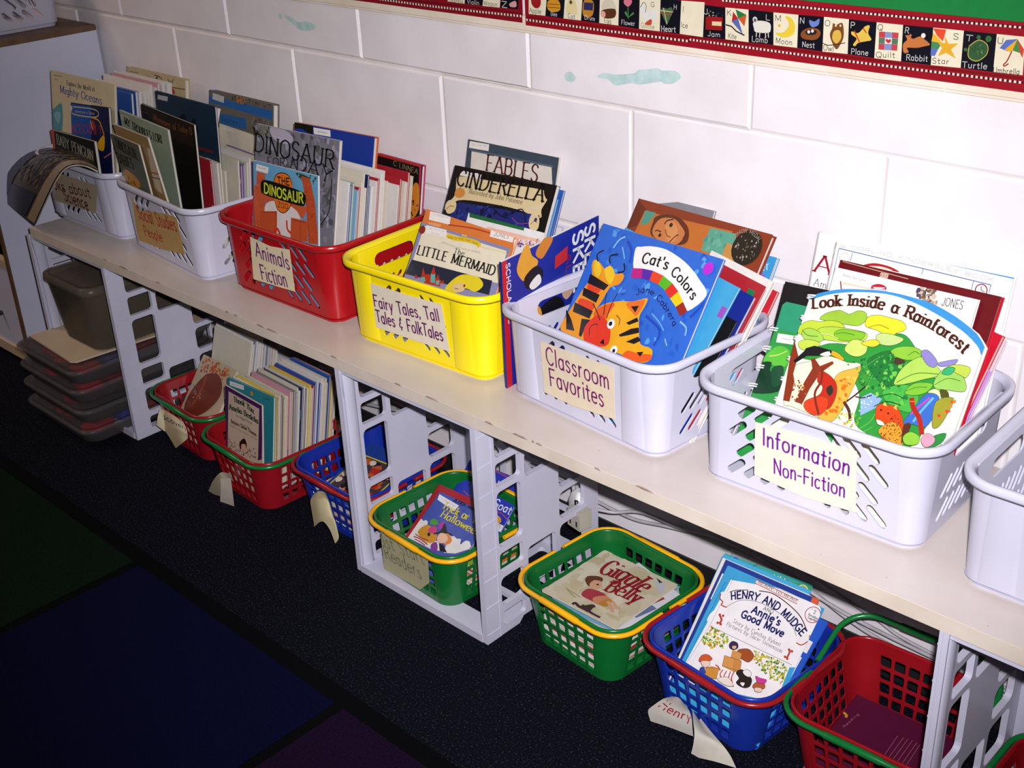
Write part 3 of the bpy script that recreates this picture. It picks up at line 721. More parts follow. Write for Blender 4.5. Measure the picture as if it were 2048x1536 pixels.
 'fables': '''B 42515e
P e9e2d6 116,2623 1962,2637 2032,2353 138,2295
P 5c6c78 79,2645 1987,2662 1993,2631 85,2612
P f8f4f0 49,2772 516,2782 519,2672 43,2660
T h a8a0a0 28 .1 Fairy Tales Folk|109,2716 456,2732
T b 5a1c20 263 .14 FABLES|508,2353 1061,2357 1696,2356''',
 'dzoo': '''B 6fb0d8
S 3c4a28 1290,2204 1496,2209 1699,2167 1535,2095 1372,2143
X 2c5430,3c6c40,6ca8c8 16 34 1290,2204 1860,2239 1858,2048 1453,2083
P d4623c 24,1818 381,1822 366,1415 261,987 -33,1013
P c85630 1455,2179 1699,2167 1835,1804 1927,1090 1641,1062 1570,1762
P d4623c 123,2060 367,2058 372,1821 92,1829
X b04420,e07848,c05028 30 30 32,2022 345,2042 379,1772 307,1021 -33,1013
X b04420,e07848,c05028 36 29 1495,2161 1698,2143 1855,1807 1928,1115 1683,1094
P d06038 155,1737 509,1716 1445,1693 1651,1677 1524,1461 1234,1560 416,1576 189,1437
S e9e4e2 366,1415 505,1590 854,1646 1277,1591 1441,1446 1436,1198 1264,992 1010,1046 576,1069
P cc5830 231,1380 754,1467 728,1046 575,1043 219,1057
P cc5830 1168,1425 1647,1445 1642,1087 1138,1031
L 8c3418 10 275,1362 718,1436 699,1066
L 8c3418 10 1210,1394 1606,1413
L 8c3418 10 1440,1397 1434,1073
R d83c28 45 1039,1353 1057,1205 1162,1149
R d83c28 56 642,1081 753,1152 838,1065
S f07c24 655,1914 738,2087 932,2157 1122,2131 1223,2000 1197,1751 1108,1563 935,1465 764,1507 662,1715
R 181818 15 655,1914 738,2087 932,2157 1122,2131 1223,2000
R 181818 15 1196,1701 1108,1563 935,1465 764,1507 690,1645
S 14140f 287,1908 430,1960 863,1958 1450,1925 1605,1864 1578,1714 1445,1673 941,1673 376,1696 272,1755
T h 18181c 114 .2 THE|786,1953 1139,1975
T h d8e83c 167 .2 DINOSAUR|369,1732 942,1715 1529,1730
T h 40180c 85 .14 ZOO|782,1547 1087,1560
P f8f4f0 151,2202 525,2192 500,2077 125,2086
L b0b0b0 10 194,2146 436,2150''',
 'dday': '''B 85828e
X 706e78,9490a4,a8a4b8,5c5c60,7c7a88 160 85 24,2765 2397,2786 2442,1121 2043,1097 1825,2138 67,2189
X 2c3818,7c8448 22 45 24,2765 680,2817 773,2729 350,2578 83,2571
S c0b8cc 508,2796 938,2798 1200,2684 1042,2567 610,2611
R 2a2820 24 2341,2165 2314,1633 2100,1353
T b 14140f 301 .14 DINOSAUR|56,2327 892,2325 1644,2342 2365,2323
T b 1c1c20 150 .14 FOR A|473,2123 1326,2200
T b 1c1c20 252 .13 DAY|1329,2164 1905,2149 2273,2059''',
 'blue3': '''B 1c3a9c
P 14180c 6,2630 511,2625 509,2451 205,2541 8,2517
P f4f2f0 521,2601 974,2606 994,2492 548,2486
L a0a0a8 10 616,2541 904,2547''',
 'linnea': '''B 14100f
P c83028 6,2137 1449,2135 1445,2097 -14,2093
P c83060 1393,2126 1458,2136 1504,1366 1434,1353
T b c8b088 85 .1 C LINNEA|572,2003 1357,1961
T b c8b088 84 .1 TY|1054,1839 1238,1819
S e89030 1285,1801 1426,1750 1447,1356 1218,1164 1175,1559
X 301808 9 30 1181,1510 1382,1743 1447,1356 1258,1221''',
 'oceans': '''B d9cba6
L 403c38 10 112,2814 435,2828
L 403c38 10 137,2733 261,2739
T b 18181c 94 .15 Explore the World of|595,2682 1136,2672 1620,2681
T b 2848a0 156 .15 Mighty Oceans|333,2481 1123,2472 1855,2453
S 5a9ca8 -50,2020 118,2147 376,2251 332,1701 -51,1642
S 88b8c0 43,2000 299,2071 216,1820''',
 'space': '''B 141e48
P 2054a8 32,2318 1273,2322 1164,1575 -39,1671
R c8c4b0 24 516,2268 1333,2278 1556,2213 1377,2119 492,2117 478,2249
P e4e0dc 62,2287 482,2276 432,2179 47,2192
T h d0ccc0 54 .12 Adventures in Space|568,2156 1384,2168
T b c02830 181 .12 SPACECRAFT|73,1697 781,1748 1659,1777
R e8a828 33 1242,2108 1566,2052 1726,1789
S e8b020 1436,1600 1726,1789 1685,1492 1484,1473
C a83828 100 1285,1948
R d0d0d0 20 1198,2039 1273,1865
R d87078 27 1662,1325 2009,1474''',
 'penguin': '''B 1b1b16
P c85028 0,1804 150,1797 71,1349 -123,1355
P 38402c 129,1461 1572,1473 1759,1234 1394,1311 130,1358
T b a8a898 219 .12 BABY PENGUIN|198,1523 846,1464 1642,1383''',
 'babies': '''B 5e6456
T b 1c140c 201 .2 DINOSAUR|125,1951 604,1908 1143,1878
T b 1c140c 205 .2 BABIES|-9,1630 403,1625 817,1637
S d09040 257,1536 718,1495 938,1349 611,1224 100,1317
L a89048 27 -85,1410 761,1441
X c89438,889448,5c7030 14 45 109,1446 896,1404 1180,1241 188,1206''',
 'tan_read': '''B a88a58
P d8c8a8 1707,2174 2069,2170 1775,1278 1410,1335
L b04838 28 1519,1662 1998,1698
L 6c4838 23 1477,1563 1958,1601''',
 'lorax': '''B 93a08c
P b8b4ac 30,2513 374,2523 332,2408 20,2404
T b 1c201c 155 .2 MY TROUBLES LORI|152,2340 798,2266 1551,2268''',
 'mummy': '''B 15110e
P 281c14 7,2587 2015,2601 1930,2176 745,2160
T b 7c4c34 130 .15 Mummies of Toby B|460,2389 1153,2365 1919,2407
L 5c4838 13 42,2472 262,2470''',
 'cityblue': '''B 1d3346
P b8bcc8 96,2795 486,2809 449,2715 65,2707
S 101820 820,2425 960,2550 1099,2526 1046,2399
S 101820 1241,2370 1385,2539 1473,2405 1504,2263
P 6c2c28 1402,2008 1959,2013 2006,1961 1391,1947''',
 'clock': '''B c8b890
L 302c28 17 -48,2514 766,2524
L 302c28 16 1456,2511 2363,2546
L 302c28 10 126,2655 485,2664
R 403830 20 1123,2698 1401,2666 1457,2528 1296,2393
R 403830 20 833,2581 762,2441 884,2341
X 302c28 22 16 838,2680 1464,2690 1576,2446 1009,2308
R 201c18 26 1014,2407 1116,2550 1278,2674
S c82838 1699,2445 1793,2512 1913,2488 1940,2412 1757,2388
R 302c28 16 1678,2684 1796,2602 1922,2713
R 302c28 16 1795,2570 1799,2666
S 5c3838 120,2561 319,2602 413,2547 214,2489''',
 'explore': '''B 6e6a62
P 2868b0 -1,2590 2358,2578 2362,2404 -2,2451
P 2c68a8 434,2289 1426,2311 1428,2101 434,2074
T b 183c68 92 .14 Explore|496,2144 1103,2148
P ccd0d4 138,2653 589,2629 570,2505 124,2528
S b07848 1011,2664 1158,2726 1393,2694 1336,2583 1041,2577
X 4c4038,584838,7c6c58 30 42 619,2693 2356,2679 2358,2592 981,2570
X 585048,80786c 30 48 1455,2360 2363,2361 2310,2237 1515,2158''',
 'oval': '''B cdb898
X c85820,e07828,a84418 70 48 -2,1690 546,1744 1157,1691 1089,1479 632,1476 157,1405
S 7c3420 336,1326 478,1448 775,1517 1015,1425 1169,1183 1070,897 814,625 473,454 198,499 102,699 160,1012
R a84828 54 433,1354 472,1072 386,720
X 181818,e8dcc8,5c7028 30 20 126,1134 327,1029 553,966 643,734 410,728''',
 'amelia': '''B cbb5a2
P 46205c -5,1942 52,1971 1242,1923 1180,800 1058,733 1122,1829 116,1838 39,580 -92,529
T b 18382c 109 .26 Thank You,|291,1675 595,1706 958,1667
T b 18382c 110 .26 Amelia Bedelia|138,1463 589,1514 1075,1505
T h 282028 46 .14 by Peggy Parish|365,1397 640,1412 885,1417
T h 282028 35 .12 Pictures by|499,1272 774,1305
T h 181418 68 .2 Barbara Siebel Thomas|184,1198 608,1225 1015,1223
T h 282028 32 .12 based on the original drawings|145,1122 605,1137 1040,1146
S 2c1810 459,887 601,1021 683,973 679,848 510,765 455,779
S d8a890 513,855 653,909 650,802 537,740
X 5c1c20,2c1414,8c3428 70 20 77,829 234,853 455,761 622,773 1037,1006 1045,763 674,669 110,572''',
 'teal': '''B 2a8290
P d8d8dc 70,1942 524,1966 526,1875 71,1849
L a0a0a8 7 151,1897 419,1920
C d08830 43 775,1878
L 184850 10 1124,1886 1327,1911''',
 'trick': '''B 4a5cb4
X 3c4ca0,5c6cc8 30 45 33,1465 892,1457 1336,966 439,1018
P f8f4f8 31,1429 554,1391 536,1263 63,1327
T h b0a8a8 24 .1 First Start Easy Readers|109,1372 501,1344
T b 101020 95 .2 A First Start Easy|402,1417 720,1423 1123,1414
T b ecdc2c 136 .2 Trick or Treat|254,1220 682,1219 1418,1232
T b ecdc2c 134 .2 Halloween|338,1072 805,1065 1292,1047
P f0ece8 3,894 82,874 113,912 179,896 290,650 607,663 929,563 563,493 -15,490
P f0ece8 736,851 810,848 849,873 925,853 1012,881 1067,787 1135,899 1341,836 1087,613 870,538
S d89830 113,662 167,822 271,847 478,795 566,663 476,574 286,580
S 58a040 207,924 253,995 372,974 383,910 265,879
S d84888 282,783 332,872 433,862 458,770 340,739
S a838a8 404,936 495,1024 542,941 497,871
P 20181c 312,710 355,745 405,697 369,666
R b02828 20 99,554 255,567 466,536
R b02828 17 98,605 234,593 429,606
R b02828 17 146,522 271,523 431,505
S 8c3c9c 532,581 602,644 707,553 695,481 579,499
S 181418 442,764 533,852 516,998 665,889 786,889 782,870 595,827 473,751
S e89048 661,820 726,864 868,788 843,694 758,675
S f4c8a8 555,726 564,814 666,839 772,782 763,694 632,656
P 181418 668,638 754,656 929,563 775,532
C f4f2f0 89 1180,818''',
 'goat': '''B 2338b8
L b84c50 16 551,1658 1097,1600
T h a85060 46 .13 FIRST START TO READ|339,1648 606,1635 1090,1581
P 181c60 109,1490 148,1569 229,1446 128,1446
P e8b828 135,1482 157,1539 212,1457
T h f4f4fc 145 .14 I Went|659,1341 847,1355 1331,1293
T h f4f4fc 142 .14 Goat|939,1063 1108,1041 1367,1027
R c04c50 16 215,1103 364,1063 497,1075
R c04c50 16 1055,975 1198,993 1389,933 1518,938
S e8a028 1122,871 1160,932 1256,902 1282,832 1180,812
P f4f2f4 1156,819 1433,806 1436,682 1231,703
T h 181818 52 .12 JONES|1103,753 1333,739''',
 'henry': '''B 36a8e0
S fbf8fa 93,2061 134,2110 574,2124 1187,2173 1483,2136 1555,2020 1590,1858 1596,1507 1498,1183 115,1198 76,1553 71,1942
P fbf8fa 71,1942 1408,2164 1519,655 -7,264
L 586068 6 111,1204 1495,1219
L 586068 4 100,2080 98,1198 -7,264
L 586068 4 134,2110 1237,2134
P f8ecec 441,2111 1168,2092 1172,2031 453,2057
L b8402c 9 441,2111 1168,2092 1172,2031 453,2057 441,2111
T b 28181c 34 .2 READY-TO-READ|487,2072 817,2059 1144,2056
R 401c20 12 77,1679 132,1765 225,1844 399,1923
R 501c24 14 559,1979 771,2024 1050,1978 1297,1891 1476,1748
S f8f4f4 63,1626 22,1718 84,1760 159,1777 254,1724 254,1600 192,1557 110,1568
R b83c28 17 29,1705 49,1635 117,1603 117,1556 209,1557
R 586068 7 207,1561 254,1631 363,1740 571,1815 808,1827 1066,1789 1262,1711 1374,1613
S f8f4f4 1482,1706 1543,1689 1567,1626 1517,1574 1469,1516 1416,1528 1386,1604
R b83c28 16 1416,1528 1494,1527 1542,1585 1567,1641 1544,1704
T h 1c2060 109 .2 HENRY AND MUDGE|224,1688 417,1795 670,1843 919,1830 1162,1756 1338,1685 1437,1641
T h 202830 56 .12 AND|745,1746 905,1763
T h 1c2068 107 .22 Annie's|598,1643 819,1649 1071,1641
T h 1c2068 107 .22 Good Move|478,1521 805,1522 1190,1515
C 1c2068 12 816,1469
T b 303038 59 .1 Story by Cynthia Rylant|402,1400 796,1382 1220,1379
T b 303038 59 .1 Pictures by Sucie Stevenson|335,1315 750,1315 1281,1304
C b82c38 120 1458,1984
C fbf8fa 109 1458,1984
T h 202028 46 .14 2|1456,2006 1484,2010
T b 202028 33 .2 Reading|1398,1951 1560,1948
T b 202028 33 .2 Together|1404,1908 1563,1912
T h 202028 16 .12 LEVEL|1390,2044 1494,2052
R c0402c 31 171,1409 229,1357 224,1293
C c0402c 20 167,1415
C c0402c 20 222,1423
C c0402c 20 194,1295
C c0402c 20 248,1296
R c0402c 27 1383,1395 1391,1340 1390,1273
C c0402c 19 1367,1395
C c0402c 19 1415,1392
C c0402c 19 1359,1280
C c0402c 19 1400,1270
X 7ca828,e8d020,d87c1c,4c8428,b8c830 120 24 128,1204 372,1190 505,1159 510,994 370,1006 289,907 140,901 86,968
X 7ca828,e8d020,d8b01c,4c8428,b8c830 150 23 865,1157 1185,1185 1479,1189 1518,930 1363,900 1176,959 1005,1042
I 30282c
S 3c2450 550,1088 577,1146 657,1152 695,1094 649,1042 583,1042
S e8b888 603,1082 663,1109 669,1067 629,1049
S a85020 708,1055 774,1115 871,1145 974,1087 940,982 831,976 753,970
P d89850 636,1036 786,1045 811,937 658,933
P d08c48 562,912 837,949 887,808 796,765 600,763
P e09c50 562,912 707,933 780,765 600,763
L 7c4c1c 6 562,912 837,949 887,808 600,763 562,912
S d8582c 227,695 244,772 323,813 412,789 381,737 267,668
S f4d4c0 274,687 381,737 421,694 374,627 307,641
S 3848a0 307,595 360,620 413,554 333,532
P d8943c 387,633 457,689 577,714 611,558 439,506
L 7c4c1c 6 387,633 577,714 611,558 439,506 387,633
R c83028 14 501,732 554,726 606,691
R c83028 14 639,721 632,642 690,595
R c83028 14 701,728 697,643 755,596
R c83028 14 757,747 769,662 807,621
R c83028 16 809,771 814,669 897,574
S f4e8dc 624,564 756,656 890,586 787,537
S 241814 841,771 900,844 1028,815 1103,777 1115,679 1031,624 910,640 918,718
S f8f4f4 925,826 977,880 1054,857 1053,797 976,791
S f8f4f4 962,665 1026,696 1025,636
S b85c30 1153,712 1186,786 1280,817 1329,767 1285,716 1190,686
S d838a0 1130,848 1199,852 1300,870 1296,817 1204,781
S f4d4c0 1197,703 1291,734 1303,681 1221,656''',
 'henry2': '''B 38a4a0
S 3c9c40 -59,1993 230,1969 535,2012 864,1977 1371,2050 1463,1967 1040,1921 576,1907 108,1867
C 2868b8 52 186,2037
L 101818 7 425,2005 579,2101 711,2087
C e8e0c0 90 1334,1951
C 88a850 76 1334,1951
X e8e0a0,205c30 20 17 838,2042 1092,2026 1080,1978 826,1993''',
 'giggle': '''B dbd2b8
X d2c8a8,e2dac2,ccc09c 60 189 14,1526 1416,1446 1436,54 68,33
T b 98202c 422 .14 Giggle|351,915 741,967 1201,919
T b 98202c 325 .15 Belly|745,602 1011,641 1307,655
L a8a080 17 258,257 606,229
L a8a080 17 305,242 534,165
S 6c3c24 346,619 302,726 386,817 506,847 567,756 447,708 504,530
S dcac88 457,603 465,724 567,756 664,642 618,546 536,530
C 301810 21 571,657
S b03c48 551,291 527,466 664,530 867,514 928,294 705,261
S d8906c 750,355 867,514 982,451 972,279 830,262
S c88838 910,278 938,466 1031,466 1051,295
R dcac88 57 978,419 1105,342 1212,250
R dcac88 49 1031,466 1167,396 1249,389
R 402c28 49 634,-20 629,57 749,28 776,106
S 483430 714,-3 812,137 909,169 943,-15 829,-63
R 483430 48 935,31 1040,18 1161,20
R 483430 40 785,60 865,184 931,162
P 303c30 1141,1404 1293,1367 1270,1318
P c8ccd8 1189,1303 1369,1348 1495,1068''',
 'brownbk': '''B 5c1238
R d89c30 37 -20,1016 -45,1062 -10,1102 58,1083 69,1043
P d8d4d0 -187,737 132,741 138,668 -187,684
L 403030 13 -139,694 132,701
T h b8889c 31 .1 Reading|140,871 195,1190
L 9c6480 8 -102,977 -94,1046
L 8c5470 10 803,708 798,1141
L 8c5470 10 868,708 875,1162
L 8c5470 10 927,718 935,1171
L 8c5470 10 991,718 994,1181
L 8c5470 10 1055,717 1059,1179
L 8c5470 10 1114,727 1108,1167''',
 'lab1': '''B b9a78c
O -703,1078 1014,1118 634,449 -1140,378
T h 5c2028 231 .13 Books about|-1405,621 -233,720 594,776
T h 5c2028 271 .13 Science|-630,480 -156,466 366,465''',
 'lab2': '''B c8a468
O -915,1179 -777,923 523,1145 896,1156 909,433 -64,293 -1093,228 -1096,426
T h b83838 268 .12 Social Studies|-830,750 -228,765 799,872
T h b83838 206 .12 People|-727,418 50,466''',
 'lab3': '''B efe2bb
O -580,1171 -21,1122 529,1182 477,393 -114,360 -726,332
T h 6c1f7c 277 .11 Animals|-495,827 -71,805 448,803
T h 6c1f7c 282 .11 Fiction|-454,399 -102,404 292,443''',
 'lab4': '''B f0e6d0
O -835,1124 -12,1122 711,1146 777,365 -29,346 -855,347
T h 6c1f6c 202 .13 Fairy Tales, Tall|-821,731 -224,751 632,844
T h 6c1f6c 205 .13 Tales & FolkTales|-813,464 -119,485 664,522''',
 'lab5': '''B eee0c4
O -669,1111 91,1157 771,1189 746,391 -49,298 -661,300
T h 7c1f6c 264 .1 Classroom|-556,803 62,810 667,822
T h 7c1f6c 269 .1 Favorites|-517,466 -34,486 548,508''',
 'lab6': '''B f4ecd8
O -668,1081 13,1133 670,1143 708,313 20,256 -668,325
T h 7a1fa0 233 .11 Information|-555,795 26,804 595,789
T h 7a1fa0 206 .11 Non-Fiction|-393,445 99,460 558,469''',
 'labF4': '''B c9c49c
O -697,882 -58,1013 557,965 459,398 150,92 -101,82 -833,34
T h 8c9478 253 .1 1st Start|-671,612 -142,692 438,767
T h 8c9478 277 .1 Readers|-697,332 -228,365 270,380''',
 'strip': '''B 9c1424
D f0e4d8 27 3584,666 4579,683 6559,695 7615,711
D f0e4d8 28 3072,106 5555,95 7703,110
L 300810 6 3584,683 4578,699 6557,710 7613,725
P 7c1018 3070,171 5549,160 7694,173 7699,140 5552,126 3071,136
P f0e8cc 3058,584 3273,585 3287,165 3070,164
P 10101c 3273,585 3640,581 3658,171 3287,165
P f0e8cc 3640,581 4001,586 4024,171 3658,171
P 10101c 4001,586 4380,585 4406,176 4024,171
P f0e8cc 4380,585 4748,588 4758,179 4406,176
P 10101c 4748,588 5113,597 5125,173 4758,179
P f0e8cc 5113,597 5459,600 5479,182 5125,173
P 10101c 5459,600 5833,600 5843,173 5479,182
P f0e8cc 5833,600 6178,601 6197,175 5843,173
P 10101c 6178,601 6559,608 6580,176 6197,175
P f0e8cc 6559,608 6935,610 6949,187 6580,176
P 10101c 6935,610 7324,612 7339,188 6949,187
P f0e8cc 7324,612 7651,614 7682,193 7339,188
P d87878 3059,563 3139,574 3222,513 3239,408 3163,250 3066,327
P a04830 3077,393 3225,406 3163,239
T h 282420 56 .1 cream|3069,197 3259,199
T h e8e4e0 72 .1 J|3309,467 3362,468
P a01c20 3331,437 3607,452 3601,282 3337,267
X c8b890,404048 14 15 3376,516 3603,526 3606,463 3378,452
P e8d8a8 3439,384 3591,394 3593,339 3441,331
T h e8e4e0 64 .1 Jam|3380,185 3578,195
T h 282420 71 .1 K|3675,486 3742,488
P 2c7c40 3807,575 3980,518 3851,464
P d05c2c 3851,464 3980,518 3957,370
P b82828 3770,540 3851,464 3756,414
P 5c6cb0 3756,414 3851,464 3937,263
L 202020 17 3662,363 3754,350 3833,295 3963,255
T h 282420 64 .1 Kite|3709,193 3838,194
T h e8e4e0 69 .1 L|4276,483 4338,485
S e8e4d8 4092,435 4203,466 4340,448 4358,358 4311,322 4137,315 4104,364
C d8d4c8 37 4115,472
C 606060 21 4116,464
L d8d4c8 14 4149,326 4145,253
L d8d4c8 14 4199,321 4195,252
L d8d4c8 14 4285,330 4290,258
L d8d4c8 14 4322,344 4334,266
T h e8e4e0 71 .1 Lamb|4083,190 4323,195
T h 282420 73 .1 M|4418,486 4508,489
S ecd040 4564,555 4648,548 4714,464 4709,362 4629,303 4521,292 4433,334 4553,357 4620,434 4616,495
C e8b848 20 4487,432
T h 282420 70 .1 Moon|4446,208 4689,207
T h e8e4e0 72 .1 N|4783,491 4849,493
S 8c5028 4815,383 4905,442 5045,446 5091,390 5032,314 4892,299 4819,322
S 302018 4873,399 4952,431 5035,415 5004,368 4899,361
C e8e8ec 20 4920,397
C e8e8ec 20 4973,413
S 6c84c8 4920,544 4991,530 5058,572 5052,496 4974,459 4929,489
T h e8e4e0 69 .1 Nest|4840,202 5017,207
T h 282420 71 .1 O|5144,495 5213,496
S 7c4c28 5255,536 5302,520 5345,544 5391,539 5415,394 5379,291 5328,225 5264,298 5222,394 5249,476
S e0b850 5275,439 5353,456 5383,370 5322,294 5260,348
C f0e0a0 14 5296,510
C f0e0a0 14 5359,516
R 403020 10 5127,284 5221,264 5444,317
T h 282420 68 .1 Owl|5146,195 5291,197
T h e8e4e0 70 .1 P|5499,504 5557,506
S e8c450 5521,463 5611,453 5691,538 5755,554 5742,466 5793,393 5729,367 5622,336 5581,292 5553,309 5595,383 5524,424
L c83c28 16 5553,476 5644,338
L c83c28 15 5671,517 5720,464
T h e8e4e0 67 .1 Plane|5535,192 5768,198
T h 282420 69 .1 Q|5863,517 5928,515
P 8c94c8 5886,500 6142,510 6143,299 5901,288
P c8444c 5886,500 5966,502 5968,435 5891,433
P c8444c 6057,507 6142,510 6142,445 6062,441
P c8444c 5894,355 5970,359 5973,290 5901,288
P c8444c 6066,364 6144,368 6143,299 6069,296
P 5c7c58 5891,427 5969,431 5969,365 5896,361
P 5c7c58 6065,435 6143,439 6144,372 6068,368
P f0e4d0 5973,435 6062,441 6065,368 5974,364
S c83040 6022,375 5982,403 5995,424 6018,413 6040,427 6055,405
T h 282420 66 .1 Quilt|5878,191 6125,212
T h e8e4e0 68 .1 R|6219,518 6271,515
S c87840 6213,380 6259,442 6233,487 6284,492 6330,459 6419,496 6484,465 6552,416 6493,391 6393,361 6269,347 6295,302 6234,286
L c87840 27 6269,443 6303,507
C f0ece8 28 6458,510
T h e8e4e0 69 .1 Rabbit|6274,204 6544,216
P e85030 6570,605 6731,606 6708,470 6630,527
P f0b830 6576,550 6642,510 6700,450 6567,455
P 4c8c58 6567,455 6700,447 6659,371 6572,380
P 5c74c0 6572,380 6659,371 6628,292 6574,295
P e8b030 6720,536 6780,450 6898,468 6818,388 6890,293 6763,345 6668,296 6707,395 6638,463 6740,451
T h 282420 66 .1 S|6827,510 6893,508
T h 282420 64 .1 Star|6608,204 6815,219
T h e8e4e0 66 .1 T|6981,508 7060,507
S 345c38 7028,448 7134,533 7246,490 7251,381 7148,286 7035,319
R c8b050 9 7028,448 7135,529 7241,486 7247,380 7146,295 7040,329 7030,439
C 3c6838 36 7247,554
C 3c6838 25 7130,560
C 3c6838 22 6994,407
X 5c8450,2c4c30 20 18 7060,433 7138,506 7222,451 7161,333
T h e8e4e0 67 .1 Turtle|6981,204 7277,217
T h 282420 65 .1 U|7356,520 7423,520
P 5c74c0 7392,469 7454,566 7581,588 7490,444
P 4c8c48 7515,464 7581,588 7631,441
P e8b030 7450,457 7581,588 7537,440
P d84838 7581,588 7671,482 7666,391 7631,441
R a02828 14 7536,449 7496,335 7464,295 7476,278 7518,310
T h 282420 62 .1 Umbrella|7354,190 7656,204
D f0e4d8 32 56,93 1453,85 3105,93
P 7c1018 76,158 1454,148 3104,153 3105,122 1453,116 74,124
P f0e8cc 124,454 495,484 451,188 112,186
P 10101c 495,484 856,514 815,183 451,188
P f0e8cc 856,514 1193,541 1154,186 815,183
P 10101c 1193,541 1521,567 1501,183 1154,186
P f0e8cc 1521,567 1871,595 1855,182 1501,183
P 10101c 1871,595 2241,625 2229,173 1855,182
P f0e8cc 2241,625 2601,621 2594,175 2229,173
P 10101c 2601,621 2952,618 2936,176 2594,175
P f0e8cc 2952,618 3334,628 3323,171 2936,176
C a02020 101 273,382
T h 282420 73 .1 Apple|130,207 367,204
S d89828 505,294 526,415 724,432 753,304 620,256
L 7c4818 10 517,367 739,374
L 7c4818 10 509,318 747,327
T h e8e4e0 58 .1 Bee|568,203 691,203
S e8d8a0 882,280 919,448 1048,459 1092,275 979,265
C 604830 28 967,429
T h 282420 67 .1 Cat|906,198 1042,199
S c08830 1203,261 1223,474 1395,476 1377,277
P 303060 1223,450 1395,455 1387,348 1211,342
T h e8e4e0 61 .1 Drum|1228,212 1423,207
S d8d0b8 1550,386 1643,554 1765,519 1810,385
S 5c3420 1549,362 1795,407 1794,292 1610,264
C e8a8a0 46 1580,314
T h 282420 61 .1 Egg|1597,204 1727,203
S d8788c 1960,535 2035,586 2109,536 2050,463 1981,480
R 4c8c48 14 2035,462 2042,292
S 4c8c48 2035,314 1976,366 2005,391
S 4c8c48 2050,316 2124,391 2139,369
T h e8e4e0 64 .1 Flower|1915,207 2161,207
S e8e8e0 2257,470 2329,543 2359,434 2532,449 2534,338 2361,277 2287,360
R 606058 9 2257,470 2314,542 2358,501 2345,410
S c85030 2332,251 2447,330 2449,251
T h 282420 62 .1 G|2440,497 2503,496
T h 8c8868 64 .1 Goose|2268,200 2507,196
P 4c6c48 2604,456 2646,504 2717,488 2787,520 2830,476 2721,271
L e8d8a8 11 2660,494 2721,288
L c84838 11 2619,424 2803,418
L e8d8a8 9 2612,457 2822,457
T h e8e4e0 61 .1 H|2832,498 2883,496
T h e8e4e0 76 .12 Heart|2629,179 2873,192
T h 282420 74 .1 I|2970,477 3011,474
T h 282420 71 .1 Ice|2967,268 3073,267''',
 'stripl': '''B 8c1220
P 8c1220 -51,43 -22,272 -19,467 -3718,227 -3477,82 -2881,105 -2075,41 -928,41
D f0e4d8 33 -3388,103 -2069,100 -923,113 -47,128
P 5c0c14 -2874,159 -919,174 -61,175 -62,161 -920,159 -2877,137
P 10101c -146,225 -109,460 -486,430 -524,216
P f0e8cc -535,215 -497,429 -873,399 -909,208
P 10101c -908,215 -873,399 -1274,367 -1299,207
P f0e8cc -1314,206 -1286,366 -1676,335 -1699,209
T h e8e4e0 90 .1 Z|-488,227 -374,227
S d8a0a0 -317,296 -192,343 -179,259 -302,248
T h 282420 66 .1 Wagon|-885,227 -588,223
T h e8e4e0 67 .1 Violin|-1249,217 -982,214
T h 282420 63 .1 Umbrella|-1668,207 -1344,209''',
}

# ------------------------------------------------------------------ the setting
FLZ = -.783; SH = -.3725
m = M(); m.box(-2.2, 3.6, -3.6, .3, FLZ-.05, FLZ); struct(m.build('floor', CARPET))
# painted block wall with raked joints
m = M(); X0, X1 = -2.2, 3.6
m.box(X0, X1, .012, .2, FLZ, 1.75, 1)
rows = [(-.2032*(k+1), -.2032*k) for k in range(4)] + [(0, .1016)] + [(.1016+.2032*k, .1016+.2032*(k+1)) for k in range(8)]
for ri, (z0, z1) in enumerate(rows):
    odd = (ri % 2 == 0) if ri < 4 else (ri % 2 == 1)
    if ri == 4: odd = False
    k = -6
    while k < 9:
        a = (2*k+(1 if odd else 0))*.2032; b = a+.4064; k += 1
        if b < X0 or a > X1: continue
        a, b = max(a, X0), min(b, X1)
        deep = .0042 if a < .95 else (.0022 if a < 1.35 else .0014)
        g = .0058 if a < 1.2 else .0045; e = .0035
        zz0, zz1 = max(z0, FLZ)+g, z1-g
        xa, xb = a+g, b-g
        q0 = [(xa-e, deep, zz0-e), (xb+e, deep, zz0-e), (xb+e, deep, zz1+e), (xa-e, deep, zz1+e)]
        q1 = [(xa, 0, zz0), (xb, 0, zz0), (xb, 0, zz1), (xa, 0, zz1)]
        m.add(q0+q1, [(4, 5, 6, 7), (0, 1, 5, 4), (1, 2, 6, 5), (2, 3, 7, 6), (3, 0, 4, 7)], 0)
        # mortar bed behind the joint
        m.add([(a, deep, max(z0, FLZ)), (b, deep, max(z0, FLZ)), (b, deep, z1), (a, deep, z1)], [(0, 1, 2, 3)], 1)
